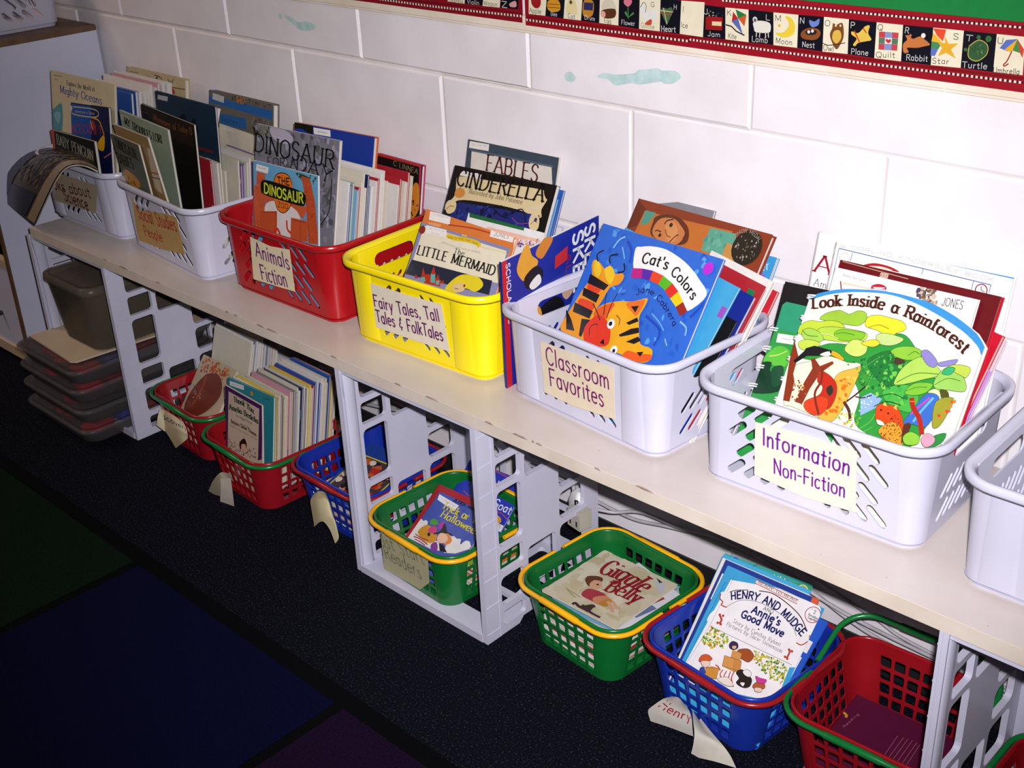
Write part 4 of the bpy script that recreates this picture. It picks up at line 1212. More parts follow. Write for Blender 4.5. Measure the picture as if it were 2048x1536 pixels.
# bare spots where the paint has come off
rr = random.Random(5)
def stain(pts, d=.0003):
    m.add([(x, -d, z) for x, z in crom(pts, 4, True)], [tuple(range(len(pts)*4))], 2)
stain([(1.357, 0.0389), (1.369, 0.0460), (1.395, 0.0471), (1.427, 0.0532), (1.434, 0.0582), (1.452, 0.0618), (1.469, 0.0650), (1.476, 0.0626), (1.483, 0.0635), (1.500, 0.0649), (1.509, 0.0598), (1.506, 0.0533), (1.494, 0.0463), (1.480, 0.0446), (1.475, 0.0467), (1.458, 0.0430), (1.436, 0.0375), (1.418, 0.0373), (1.395, 0.0307), (1.385, 0.0331), (1.378, 0.0372)])
stain([(1.292, .034), (1.303, .04), (1.314, .034), (1.31, .026), (1.297, .025)])
stain([(.595, .057), (.615, .058), (.64, .05), (.668, .054), (.69, .047), (.672, .038), (.64, .036), (.62, .045)])
stain([(.578, .056), (.585, .06), (.59, .054), (.583, .05)])
struct(m.build('wall_back', [WALLM, MORTAR, STAIN]))
m = M()
for k in range(-9, 20):                       # six inch tile trim above the half course
    a = .0+k*.158; x0, x1 = a+.001, a+.157
    m.add([(x0, -.0002, .088), (x1, -.0002, .088), (x1, -.0042, .0935), (x0, -.0042, .0935), (x1, -.0048, .114), (x0, -.0048, .114), (x1, .001, .118), (x0, .001, .118), (x0, .004, .088), (x1, .004, .088)],
          [(0, 1, 2, 3), (3, 2, 4, 5), (5, 4, 6, 7), (8, 9, 1, 0)], 0, smooth=False)
m.box(-1.42, 3.2, -.0033, .004, .0895, .113, 0)
struct(m.build('trim_1', [TRIMM, MORTAR]))
m = M(); m.box(-2.0, 3.6, -.004, .0, FLZ, FLZ+.049); struct(m.build('baseboard_back', BLACK))

# ------------------------------------------------------------------ wall border of picture cards, and the green paper above
def wall_art(key, name, label, cat, extra=None):
    O, r, u, n = [V(a) for a in PLANES[key]]; bg, ol, lay = art_layers(ART[key])
    mm = M(); fn = lambda x, y, d: (O.x+x, O.y-d, O.z+y)
    return mm, fn, bg, lay
mm, fn, bg, lay = wall_art('strip', '', '', '')
lay = [(c, [p for p in ps]) for c, ps in lay]
mm.box(1.219, 2.3, -.0048, -.003, .101, .1775, 0, bg)
mm2 = [(c, [q for q in (clip(p, (0, 1.08, 0, .0765)) for p in ps) if q]) for c, ps in lay]
lay_art(mm, mm2, fn, d0=.00088)
o = mm.build('alphabet_border', PRINT); tag(o, 'dark red alphabet border strip with picture cards from Apple to Umbrella', 'wall border')
mm, fn, bg, lay = wall_art('stripl', '', '', '')
mm.box(.2, 1.2125, -.0050, -.0032, .104, .1815, 0, bg)
mm2 = [(c, [q for q in (clip(p, (-1.0, -.0068, .003, .0765)) for p in ps) if q]) for c, ps in lay[1:]]
lay_art(mm, mm2, fn, d0=.0011)
o = mm.build('alphabet_border', PRINT); tag(o, 'dark red alphabet border strip ending in the Wagon and Z cards, left one', 'wall border')
m = M(); m.box(.3, 2.6, -.0028, -.0008, .172, .9, 0, '15803c'); tag(m.build('backing_paper', PAPER), 'bright green backing paper on the wall above the border', 'bulletin board paper')

# ------------------------------------------------------------------ rug
m = M(); cols = {(0, 0): 1, (1, 0): 0, (0, 1): 2, (1, 1): 3}
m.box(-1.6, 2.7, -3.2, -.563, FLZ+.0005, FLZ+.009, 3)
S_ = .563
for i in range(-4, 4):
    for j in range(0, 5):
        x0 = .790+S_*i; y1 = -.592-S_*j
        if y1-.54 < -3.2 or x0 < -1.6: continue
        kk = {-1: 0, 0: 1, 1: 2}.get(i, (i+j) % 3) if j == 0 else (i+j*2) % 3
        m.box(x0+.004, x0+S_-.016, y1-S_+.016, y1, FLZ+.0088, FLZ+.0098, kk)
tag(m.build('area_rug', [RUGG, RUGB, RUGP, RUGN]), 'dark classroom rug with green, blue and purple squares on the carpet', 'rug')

# ------------------------------------------------------------------ white cabinet at the far left
cb = tag(empty('cabinet', (-.5, -.16, FLZ)), 'white laminate cabinet with brown edging at the far left wall', 'cabinet')
def cpart(name, boxes, mat):
    q = M()
    for b in boxes: q.box(b[0]+.5, b[1]+.5, b[2]+.16, b[3]+.16, b[4]-FLZ, b[5]-FLZ)
    return q.build(name, mat, cb)
CT = -.038
cpart('side_panel', [(-.132, -.114, -.322, -.006, FLZ, CT-.0)], CABW)
cpart('side_panel', [(-1.0, -.982, -.322, -.006, FLZ, CT)], CABW)
cpart('edge_band', [(-.132, -.1142, -.3245, -.322, FLZ, CT)], CABE)
cpart('edge_band', [(-1.0, -.982, -.3245, -.322, FLZ, CT)], CABE)
cpart('top_panel', [(-1.0, -.1142, -.3245, -.006, CT, CT+.012)], CABE)
cpart('shelf', [(-.982, -.132, -.318, -.01, -.528, -.510)], CREAMB)
cpart('back_panel', [(-.982, -.132, -.012, -.006, FLZ+.06, CT)], CABW)
dr_ = cpart('door', [(-.98, -.134, -.315, -.30, FLZ+.045, -.53)], CABW)
q = M(); q.tube([(-.24+.5, -.316+.16, -.66-FLZ), (-.24+.5, -.33+.16, -.66-FLZ)], .006); q.build('knob', BLACK, dr_)

cpart('bottom_ledge', [(-.982, -.132, -.32, -.02, FLZ+.02, FLZ+.045)], CREAMB)
bx = M(); bx.box(-.30, -.16, -.30, -.10, -.509, -.40, 0, 'b89c28'); bx.box(-.31, -.15, -.3, -.12, -.509, -.47, 0, '28509c')
tag(bx.build('game_box', PRINT), 'yellow and blue box on the open cabinet shelf', 'box')

# ------------------------------------------------------------------ long shelf board and its crates
m = M(); xa, xb = .074, 3.3
m.box(xa, xb, -.34, -.012, SH-.021, SH, 0)
m.box(xa, xb, -.3405, -.34, SH-.0205, SH-.0008, 1)
rr = random.Random(11); x = xa+.05
while x < 3.2:                                 # chipped, grimy front arris
    L = rr.uniform(.006, .05)
    if rr.random() < .5 and L < .04:
        zc_ = SH-.0015; m.add([(x, -.3408, zc_), (x+L*.5, -.3408, zc_-rr.uniform(.0002, .0009)), (x+L, -.3408, zc_), (x+L*.6, -.3396, SH+.0003), (x+L*.2, -.3398, SH+.0003)], [(0, 1, 2), (0, 2, 3, 4)], 2)
    x += L+rr.uniform(0, .02)
for k in range(16):
    x = rr.uniform(.3, 2.6); y = rr.uniform(-.33, -.3); r_ = rr.uniform(.0008, .002)
    m.add([(x, y, SH+.0003), (x+r_, y+r_*.4, SH+.0003), (x+r_*.3, y+r_, SH+.0003)], [(0, 1, 2)], 2)
tag(m.build('shelf_board', [BOARD, BOARDE, DIRT]), 'long white painted board laid across the plastic crates', 'shelf')

def crate(x0, label, W_=.319):
    Hh, Dp = -.3935-FLZ, .272
    root = tag(empty('plastic_crate', (x0, -.340, FLZ)), label, 'crate', 'white plastic crates standing on their sides under the board')
    R_ = [(.016, .042), (.054, .106), (.116, .152), (.163, .262), (.272, .312), (.322, .374)]
    holes = [rrect(.037, .090, a, b, .009 if b-a > .04 else .006) for a, b in R_]
    holes += [rrect(.100, .166, a, b, .008) for a, b in ((.016, .060), (.070, .132), (.262, .306), (.316, .374))]
    holes += [rrect(.176, .238, a, b, .010) for a, b in ((.016, .060), (.070, .135), (.147, .196), (.206, .252), (.262, .306), (.316, .374))]
    out = [(0.0331, 0), (.074, 0), (.084, .010), (.164, .010), (.18, 0), (Dp, 0), (Dp, Hh), (0.004, Hh)]
    for side in (0, 1):
        s = 1 if side == 0 else -1; xo = 0 if side == 0 else W_
        q = M(); panel(q, out, holes, (lambda u, v, d: (xo+s*(d+.0005), u, v)), .0085); q.build('side_panel', WHITEP, root)
        # rounded channel down the front margin: smooth inside, rungs outside
        q = M(); q.box(min(xo, xo+s*.0045), max(xo, xo+s*.0045), 0, .0330, 0, Hh)
        q.box(min(xo+s*.0046, xo+s*.011), max(xo+s*.0046, xo+s*.011), .0002, .003, .0002, Hh-.0002)
        q.tube([(xo+s*.0075, .019, .004), (xo+s*.0075, .019, Hh-.004)], .0115, 14, flat=.42)
        q.box(xo-s*.0008 if s > 0 else xo, xo if s > 0 else xo+.0008, .0295, .0325, .002, Hh-.002)
        po_ = q.build('post', WHITEP, root)
        q = M()
        for k in range(8):
            z = .016+k*.0505; a, b = sorted((xo, xo-s*.0011)); q.box(a, b, .001, .0325, z, z+.0022)
        q.build('rungs', WHITEP, po_)
    bh = []
    for (a, b) in ((.028, .095), (.105, .157), (.165, .215), (.225, W_-.028)):
        for (c, d) in ((.03, .09), (.10, .16), (.17, .23), (.24, .30), (.31, .36)): bh.append(rrect(a, b, c, d, .010))
    q = M(); panel(q, [(0.0092, 0), (W_-.0092, 0), (W_-.0092, Hh), (0.0092, Hh)], bh, lambda u, v, d: (u, Dp-d, v), .006); q.build('back_panel', WHITEP, root)
    for nm, z0, sg in (('bottom_panel', 0, 1), ('top_panel', Hh, -1)):
        hh = [rrect(a, b, c, d, .008) for a, b in ((.035, .115), (.125, .195), (.205, .284)) for c, d in ((.045, .11), (.12, .18), (.19, .25))]
        q = M(); panel(q, [(0.0112, 0.0035), (W_-.0112, 0.0035), (W_-.0112, Dp-.0062), (0.0112, Dp-.0062)], hh, lambda u, v, d: (u, v, z0+sg*d), .008); q.build(nm, WHITEP, root)
    q = M(); q.box(.0112, W_-.0112, -.001, .003, 0.0002, .014); q.build('front_rail', WHITEP, root)
    return root
crate(.050, 'white plastic crate around the stacked clear bins at the left end')
crate(1.088, 'white plastic crate holding the green First Start Readers basket')
crate(2.117, 'white plastic crate at the right edge, beside the empty red basket')

# ------------------------------------------------------------------ baskets
def ring(a, b, r, z, n=6):
    ps = []
    for cx, cy, a0 in ((a-r, -b+r, -PI/2), (a-r, b-r, 0), (-a+r, b-r, PI/2), (-a+r, -b+r, PI)):
        for k in range(n+1): t = a0+PI/2*k/n; ps.append((cx+r*math.cos(t), cy+r*math.sin(t), z))
    return ps
def skin(m, rings, mat=0, smooth=True, close=True):
    n = len(rings[0]); vs = [p for r in rings for p in r]
    m.add(vs, [(i*n+k, i*n+(k+1) % n, (i+1)*n+(k+1) % n, (i+1)*n+k) for i in range(len(rings)-1) for k in range(n)], mat, 'ffffff', smooth)
def tapered(m, a0, b0, a1, b1, r0, r1, H, th, hx, hy, z0=.0, corner_n=6):
    """four flat panels with holes (hx: front/back list pair, hy: left/right pair) and smooth corners"""
    def lerp(v): t = v/H; return a0+(a1-a0)*t, b0+(b1-b0)*t, r0+(r1-r0)*t
    am, bm_, rm = lerp(H/2)
    for side, holes in (('f', hx[0]), ('b', hx[1])):
        hw = am-rm; sg = -1 if side == 'f' else 1
        def fn(u, v, d, sg=sg):
            a, b, r = lerp(v); return (u/hw*(a-r), sg*(b-d), v)
        o = [(-hw, z0), (hw, z0), (hw, H), (-hw, H)]
        panel(m, o, holes, fn, th)
    for side, holes in (('l', hy[0]), ('r', hy[1])):
        hw = bm_-rm; sg = -1 if side == 'l' else 1
        def fn(u, v, d, sg=sg):
            a, b, r = lerp(v); return (sg*(a-d), u/hw*(b-r), v)
        panel(m, [(-hw, z0), (hw, z0), (hw, H), (-hw, H)], holes, fn, th)
    for sx, sy, t0 in ((1, -1, -PI/2), (1, 1, 0), (-1, 1, PI/2), (-1, -1, PI)):
        o, i_ = [], []
        for v in (z0, H/2, H):
            a, b, r = lerp(v); cx, cy = sx*(a-r), sy*(b-r)
            o.append([(cx+r*math.cos(t0+PI/2*k/corner_n), cy+r*math.sin(t0+PI/2*k/corner_n), v) for k in range(corner_n+1)])
            i_.append([(cx+(r-th)*math.cos(t0+PI/2*k/corner_n), cy+(r-th)*math.sin(t0+PI/2*k/corner_n), v) for k in range(corner_n+1)])
        n = corner_n+1
        for L, fl_ in ((o, 0), (i_, 1)):
            vs = [p for r_ in L for p in r_]
            fs = [(j*n+k, j*n+k+1, (j+1)*n+k+1, (j+1)*n+k) for j in range(2) for k in range(n-1)]
            m.add(vs, [tuple(reversed(f)) for f in fs] if fl_ else fs, 0, 'ffffff', True)
def swept(m, a, b, r, z, prof, mat=0, n=8):
    """profile of (outward, up) points carried round a rounded rectangle"""
    rings = []
    for ox, oz in prof: rings.append(ring(a+ox, b+ox, max(r+ox, .002), z+oz, n))
    rings.append(rings[0]); skin(m, rings, mat)

def tote(key, mat, wide, label, group='open plastic book baskets along the board', z=SH, scale=1):
    x, y, a = TOP[key]
    root = tag(empty('book_basket', (x, y, z), a), label, 'basket', group)
    H = .137; a0, b0, a1, b1 = .146, .106, .152, .1135
    m = M(); hw = (a0+a1)/2-.026
    def chev(xr, zr, L, wd):
        hs = []; pu, pv = (.0235, .0275) if wide else (.0205, .0245)
        for j in range(4):
            for i in range(-6, 7):
                u = (i+.5*(j % 2))*pu; v = .033+j*pv
                if abs(u) > xr or v > zr: continue
                if abs(u) < .012: continue
                hs.append((u, v))
        return [stadium(u, v, L, wd, PI/4 if u < 0 else -PI/4) for u, v in hs]
    xr = .100 if wide else .062
    front = chev(xr, .116, .0330 if wide else .0275, .0100 if wide else .0080)
    back = chev(xr, .116, .0330 if wide else .0275, .0100 if wide else .0080)
    def sideh():
        hs = [stadium(u, v, .034, .0078, PI/4) for v in (.036, .068) for u in (-.050, -.0333, -.0167, 0, .0167, .0333, .050)]
        hs.append(stadium(0, .112, .092, .024, 0, 6)); return hs
    tapered(m, a0, b0, a1, b1, .024, .034, H, .0022, (front, back), (sideh(), sideh()), z0=.008)
    # inset foot and floor
    skin(m, [ring(a0-.004, b0-.004, .022, .0), ring(a0-.004, b0-.004, .022, .006), ring(a0+.001, b0+.001, .024, .0085)])
    f1 = ring(a0-.004, b0-.004, .022, 0.0004); f2 = ring(a0-.003, b0-.003, .022, .004); m.add(f1, [tuple(reversed(range(len(f1))))]); m.add(f2, [tuple(range(len(f2)))])
    # smooth pilasters either side of the slots
    if not wide:
        for s in (-1, 1):
            q = []
            for v in (.010, .130):
                t = v/H; aa = a0+(a1-a0)*t; bb = b0+(b1-b0)*t; rr_ = .024+.010*t; xo = aa-rr_; xi = .082+.004*t
                q.append([(s*xi, -bb, v), (s*(xi+.005), -bb-.0022, v), (s*(xo-.002), -bb-.0022, v), (s*(xo+.004), -bb+.0008, v)])
            vs = q[0]+q[1]; fs = [(0, 1, 5, 4), (1, 2, 6, 5), (2, 3, 7, 6)]
            m.add(vs, fs if s > 0 else [tuple(reversed(f)) for f in fs], 0, 'ffffff', True)
    m.build('basket_body', mat, root)
    m = M(); prof = [(0, -.003), (.001, .000), (.005, .0045), (.0095, .006), (.0125, .004), (.0125, -.003), (.0115, -.006), (.0105, -.003), (.009, .001), (.005, .001), (.0025, -.003)]
    swept(m, a1-.001, b1-.001, .034, H, prof); m.build('rim', mat, root)
    return root
def card(key, name, base, parent, tape=False):
    """paper label taped on a basket front"""
    O, r, u, n = [V(a) for a in PLANES[key]]; bg, ol, lay = art_layers(ART[key])
    q = M(); fn = lambda x, y, d: O+r*x+u*y+n*d
    top = [fn(x, y, .0004) for x, y in ol]; bot = [fn(x, y, 0) for x, y in ol]; k = len(ol)
    q.add(top+bot, [tuple(reversed(range(k))), tuple(range(k, 2*k))]+[(i, (i+1) % k, k+(i+1) % k, k+i) for i in range(k)], 0, bg)
    lay_art(q, lay, fn, d0=.0005)
    o = q.build(name, PAPER, None)
    o.parent = parent; o.matrix_parent_inverse = parent.matrix_basis.inverted(); return o
tops = {}
tops[1] = tote(1, WHITEB, 0, 'white basket labelled Books about Science, leftmost on the board')
tops[2] = tote(2, WHITEB, 1, 'white basket labelled Social Studies People, left of the red one')
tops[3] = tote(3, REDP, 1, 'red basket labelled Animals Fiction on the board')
tops[4] = tote(4, YELP, 0, 'yellow basket labelled Fairy Tales, Tall Tales and Folk Tales')
tops[5] = tote(5, WHITEB, 0, 'white basket labelled Classroom Favorites, right of the yellow one')
tops[6] = tote(6, WHITEB, 1, 'white basket labelled Information Non-Fiction')
tops[7] = tote(7, WHITEB, 0, 'unlabelled white basket cut off by the right edge of the photo')
TOP[0] = (-.292, -.195, 1.56)
tops[0] = tote(0, WHITEB, 1, 'white slotted basket on top of the cabinet', z=CT+.012)
for k in range(1, 7): bpy.context.view_layer.update(); card('lab%d' % k, 'paper_label', None, tops[k])

def handle_half(m, a, b, r, z, sgn, th=.0040, off=.0094):
    """one flat-folded half handle running round the outside of the rim"""
    pts = []
    A, B_, R_ = a+off, b+off, r+off; n = 8
    y0 = sgn*.010
    path = [(-A, y0)]
    path += [(-A, sgn*(B_-R_))]
    for k in range(1, n+1): t = PI+ (PI/2*k/n)*(1 if sgn < 0 else -1); path.append((-A+R_+R_*math.cos(t), sgn*(B_-R_)+R_*math.sin(t)))
    path.append((-.042, sgn*B_)); mid0 = len(path)-1
    path.append((-.038, sgn*B_)); path.append((.038, sgn*B_)); path.append((.042, sgn*B_))
    for k in range(0, n+1): t = (-PI/2 if sgn < 0 else PI/2)+(PI/2*k/n)*(1 if sgn < 0 else -1); path.append((A-R_+R_*math.cos(t), sgn*(B_-R_)+R_*math.sin(t)))
    path.append((A, y0))
    P3 = [(x, y, z) for x, y in path]; rad = [th]*len(P3)
    for i in (mid0+1, mid0+2): rad[i] = th*1.35
    m.tube(P3, rad, 8)
def pail(key, body, hand, label, group, z=FLZ, raised=False, pose=None):
    x, y, a = pose or FLP[key]
    root = tag(empty('handled_basket', (x, y, z), a), label, 'basket', group)
    H = .108; a0, b0, a1, b1 = .0853, .0900, .1055, .1020; r0, r1 = .030, .038
    m = M()
    def grid(hw, cols):
        out = []
        for i in range(cols):
            for j in range(4):
                u = (i-(cols-1)/2)*.0200; v = .019+j*.0212
                out.append(rrect(u-.0076, u+.0076, v-.0082, v+.0082, .0015, 1))
        return out
    tapered(m, a0, b0, a1, b1, r0, r1, H, .002, (grid(0, 6), grid(0, 6)), (grid(0, 6), grid(0, 6)), z0=.0)
    fh = [rrect(-.06+i*.022, -.06+i*.022+.014, -.06+j*.022, -.06+j*.022+.014, .002, 1) for i in range(6) for j in range(6)]
    fl_ = [(p[0], p[1]) for p in ring(a0-.001, b0-.001, r0, 0)]
    panel(m, fl_, fh, lambda u, v, d: (u, v, .0012+d), .002)
    m.build('basket_body', body, root)
    m = M(); swept(m, a1-.001, b1-.001, r1, H, [(0, -.004), (0, .002), (.0015, .0035), (.0035, .0035), (.0048, .002), (.0048, -.005), (.0038, -.007), (.0030, -.004)]); m.build('rim', body, root)
    for sg in (-1, 1):
        m = M(); handle_half(m, a1, b1, r1, 0, sg)
        mw = Matrix.Translation((0, 0, H-.0015 if not raised or sg < 0 else H))
        if raised and sg > 0: mw = Matrix.Translation((0, .010, H+.002)) @ Matrix.Rotation(R(raised), 4, 'X') @ Matrix.Translation((0, -.010, 0))
        m.build('handle', hand, root, mw)
    return root
def R(d): return d*PI/180
FLP = {1:(.490,-.202,-.05),2:(.735,-.238,-.044),3:(.963,-.195,-.01),4:(1.224,-.230,-.05),5:(1.537,-.193,-.078),6:(1.774,-.182,-.09),7:(1.996,-.164,.05),8:(2.262,-.215,0)}
g_ = 'handled baskets on the carpet under the board'
pails = {}
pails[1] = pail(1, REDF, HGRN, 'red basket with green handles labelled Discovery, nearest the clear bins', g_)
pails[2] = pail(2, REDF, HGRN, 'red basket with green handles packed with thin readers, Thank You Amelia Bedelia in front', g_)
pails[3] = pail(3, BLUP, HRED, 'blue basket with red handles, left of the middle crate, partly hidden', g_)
pails[4] = pail(4, GRNP, HYEL, 'green basket with yellow handles standing inside the middle crate', g_, z=FLZ+.0085)
pails[5] = pail(5, GRNP, HYEL, 'green basket with yellow handles holding the Giggle Belly book', g_)
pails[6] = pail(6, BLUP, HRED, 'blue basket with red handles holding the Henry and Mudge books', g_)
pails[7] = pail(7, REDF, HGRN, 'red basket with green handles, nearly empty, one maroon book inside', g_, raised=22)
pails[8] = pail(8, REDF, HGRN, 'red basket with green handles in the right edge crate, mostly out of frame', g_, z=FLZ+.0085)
bpy.context.view_layer.update()
card('labF4', 'paper_label', None, pails[4])

def patch(name, grid, colr, parent, mat=PAPER, th=.0008, text=None, sub=4, back=None):
    """curled sheet through a grid of points (Catmull-Rom both ways), given real thickness"""
    def cr(ps, n):
        out = []; N = len(ps)
        for i in range(N-1):
            p0, p1, p2, p3 = ps[max(i-1, 0)], ps[i], ps[i+1], ps[min(i+2, N-1)]
            for k in range(n):
                t = k/n; t2 = t*t; t3 = t2*t
                out.append(.5*((2*p1)+(-p0+p2)*t+(2*p0-5*p1+4*p2-p3)*t2+(-p0+3*p1-3*p2+p3)*t3))
        out.append(ps[-1]); return out
    nlen = max(len(r) for r in grid)
    rows_ = []
    for r in grid:
        ps = [V(p) for p in r]; q = cr(ps, sub) if len(ps) > 2 else [ps[0].lerp(ps[-1], i/8) for i in range(9)]
        n = (nlen-1)*sub+1
        rows_.append([q[min(int(i*(len(q)-1)/(n-1)+.5), len(q)-1)] if len(q) != n else q[i] for i in range(n)])
    cols_ = [cr([r[i] for r in rows_], sub) for i in range(len(rows_[0]))]
    nu, nv = len(cols_), len(cols_[0]); g = [cols_[i][j] for i in range(nu) for j in range(nv)]
    nr = []
    for i in range(nu):
        for j in range(nv):
            du = cols_[min(i+1, nu-1)][j]-cols_[max(i-1, 0)][j]; dv = cols_[i][min(j+1, nv-1)]-cols_[i][max(j-1, 0)]
            nn = du.cross(dv); nr.append(nn.normalized() if nn.length > 1e-9 else V((0, -1, 0)))
    q = M(); g2 = [p-n_*th for p, n_ in zip(g, nr)]
    fs = [(i*nv+j, (i+1)*nv+j, (i+1)*nv+j+1, i*nv+j+1) for i in range(nu-1) for j in range(nv-1)]
    q.add(g, fs, 0, colr, True); q.add(g2, [tuple(reversed(f)) for f in fs], 0, back or colr, True)
    edge = [i*nv for i in range(nu)]+[(nu-1)*nv+j for j in range(1, nv)]+[i*nv+nv-1 for i in range(nu-2, -1, -1)]+[j for j in range(nv-2, 0, -1)]
    k = len(edge); q.add([g[e] for e in edge]+[g2[e] for e in edge], [(i, (i+1) % k, k+(i+1) % k, k+i) for i in range(k)], 0, colr)
    def at(u, v, d):
        x, y = max(0, min(.9999, u))*(nu-1), max(0, min(.9999, v))*(nv-1); i, j = int(x), int(y); fx, fy = x-i, y-j
        a = cols_[i][j]*(1-fx)*(1-fy)+cols_[i+1][j]*fx*(1-fy)+cols_[i][j+1]*(1-fx)*fy+cols_[i+1][j+1]*fx*fy
        return a+nr[i*nv+j]*d
    if text: text(q, at)
    o = q.build(name, mat)
    if parent: bpy.context.view_layer.update(); o.parent = parent; o.matrix_parent_inverse = parent.matrix_basis.inverted()
    return o
def wr(s, col, path, size, wf, off=.0009):
    def f(q, at):
        for p in text_polys(s, path, size, 'h', wf): q.add([at(x, y, s_*off) for s_ in (1,) for x, y in p], [tuple(range(len(p)))], 0, col)
        for p in text_polys(s, path, size, 'h', wf): q.add([at(x, y, -off-.0009) for x, y in p], [tuple(range(len(p)))], 0, col) if False else None
    return f

# ------------------------------------------------------------------ books
def pose_matrix(q):
    x, y, z, yaw_, lean, roll, w_, h_ = q
    Rm = Matrix.Rotation(yaw_, 4, 'Z') @ Matrix.Rotation(-lean, 4, 'X') @ Matrix.Rotation(-roll, 4, 'Y')
    return Matrix.Translation((x, y, z)) @ Rm, w_, h_
def book(key, label, t, group, name='picture_book', spine=None, back=None, hard=False, box=None, dz=0, dy=0):
    mw, w_, h_ = pose_matrix(BOOKS[key]); mw = Matrix.Translation((0, dy, dz)) @ mw
    bg, ol, lay = art_layers(ART[key])
    root = tag(empty(name, mw=mw), label, 'book', group)
    ct = .0018 if hard else .0006
    hmax = h_
    if ol: xl = min(0, ol[0][0]); pts = [(xl, 0), (w_, 0)]+[p for p in reversed(ol)]; hmax = max(p[1] for p in ol); w2 = max(w_, max(p[0] for p in ol))
    lay = [(c, [q for q in (clip(p, (0 if not ol else xl, w_ if not ol else w2, 0, hmax)) for p in ps) if q]) for c, ps in lay]
    m = M()
    if ol:
        k = len(pts); m.add([(x, 0, z) for x, z in pts]+[(x, .002, z) for x, z in pts], [tuple(range(k)), tuple(reversed(range(k, 2*k)))]+[((i+1) % k, i, k+i, k+(i+1) % k) for i in range(k)], 0, bg)
        m.add([(x, t-.002, z) for x, z in pts]+[(x, t, z) for x, z in pts], [tuple(range(k)), tuple(reversed(range(k, 2*k)))]+[((i+1) % k, i, k+i, k+(i+1) % k) for i in range(k)], 0, back or bg)
    else:
        m.box(0, w_, 0, ct, 0, h_, 0, bg); m.box(0, w_, t-ct, t, 0, h_, 0, back or bg); m.box(-.0002, ct, .0, t, 0, h_, 0, spine or back or bg)
    lay_art(m, lay, lambda x, y, d: (x, -d, y)); m.build('cover', PRINT, root)
    m = M(); e = .003 if hard else .0012
    if ol:
        ins = [(min(max(x, xl+.004), w_-.004), max(.002, y-.003)) for x, y in pts]; k = len(ins)
        m.add([(x, .002, z) for x, z in ins]+[(x, t-.002, z) for x, z in ins], [tuple(range(k)), tuple(reversed(range(k, 2*k)))]+[((i+1) % k, i, k+i, k+(i+1) % k) for i in range(k)], 0)
    else: m.box(ct, w_-e, ct, t-ct, e, h_-e)
    m.build('pages', PAGES, root)
    return root
def coil(root, h_, n, x=-.001, t=.006, z0=.01):
    m = M()
    for k in range(n):
        z = z0+(h_-2*z0)*k/(n-1)
        m.tube([(x+.007*math.cos(a*PI/5)+.001, t/2+.0075*math.sin(a*PI/5), z+.0008*a) for a in range(11)], .0009, 6)
        m.tube([(x+.007*math.cos(a*PI/5)+.001, t/2+.0075*math.sin(a*PI/5), z+.003+.0008*a) for a in range(11)], .0009, 6)
    m.build('spiral_binding', WIRE, root)
G1, G2, G3, G4, G5, G6 = ('books in the %s basket' % s for s in ('Books about Science', 'Social Studies People', 'Animals Fiction', 'Fairy Tales', 'Classroom Favorites', 'Information Non-Fiction'))
book('oceans', 'tan picture book titled Mighty Oceans, tall, in the Science basket', .006, G1)
book('space', 'blue spacecraft book in front of the tan Mighty Oceans book', .006, G1)
book('penguin', 'low dark Baby Penguin book at the front of the Science basket', .007, G1, spine='c85028')
book('babies', 'olive brown Dinosaur Babies paperback at the front left of the Social Studies basket', .004, G2, back='c8b89c')
book('tan_read', 'tan paperback just behind the Dinosaur Babies book', .004, G2, back='d8ccb4')
book('lorax', 'grey green paperback with dark title letters in the Social Studies basket', .005, G2)
book('mummy', 'black paperback with brown title in the Social Studies basket', .005, G2)
cb_book = book('cityblue', 'dark blue paperback with hat silhouettes, cover peeling at the corner', .004, G2)
book('clock', 'tan book with clock face and red heart leaning against the wall', .012, G2, spine='e8e0d8', hard=True)
book('explore', 'grey book with blue bands at the back of the Social Studies basket', .014, G2, spine='5898d0', hard=True)
book('dzoo', 'paperback titled The Dinosaur Zoo at the front of the red basket', .004, G3, back='e8f0f8')
book('dday', 'grey picture book titled Dinosaur for a Day behind the Dinosaur Zoo', .006, G3, back='d0c8b8')
book('blue3', 'tall blue hardcover with black corner at the back of the red basket', .012, G3, back='d86830', hard=True)
book('linnea', 'black hardcover with red edge and Linnea title, rearmost in the red basket', .009, G3, back='c84878', hard=True)
book('mermaid', 'The Little Mermaid book at the front of the yellow basket', .004, G4)
book('jones', 'orange paperback marked Jones behind The Little Mermaid', .005, G4, spine='e8a040')
book('pinkblue', 'white paperback with green band between the Jones book and Cinderella', .005, G4)
book('cinder', 'black edged Cinderella book in the yellow basket', .008, G4, back='3870b8')
book('fables', 'grey Fables book standing against the wall in the yellow basket', .008, G4, back='f0ece4')
book('cat', "bright blue Cat's Colors book with orange tiger at the front", .005, G5)
book('girl', 'brown book with girl portrait and dark round medal seal', .011, G5, spine='7c2c18', hard=True)
book('sea', 'light blue book with purple dot behind the brown portrait book', .008, G5)
rb = book('rain', 'Look Inside a Rainforest book with arched top and jungle picture', .010, G6)
coil(rb, BOOKS['rain'][7], 9, x=-.004, t=.010)
gb = book('green_sp', 'green spiral bound book left of the Look Inside a Rainforest book', .006, G6)
coil(gb, BOOKS['green_sp'][7], 7, x=BOOKS['green_sp'][6]*.0-.003, t=.006)
book('jonesw', 'white book marked Jones directly behind the rainforest book', .005, G6)
book('maroon', 'dark maroon book behind the white Jones book', .009, G6, back='c0142c', hard=True)
book('dk', 'white hardcover with blue top line and clock faces, second from the wall', .010, G6, hard=True)
book('aam', 'white book with large red A, nearest the wall in the Non-Fiction basket', .010, G6, hard=True)
book('oval', 'cream book with brown oval and orange fringe in the Discovery basket', .006, 'books in the Discovery basket')
G8 = 'thin readers packed in the red basket'
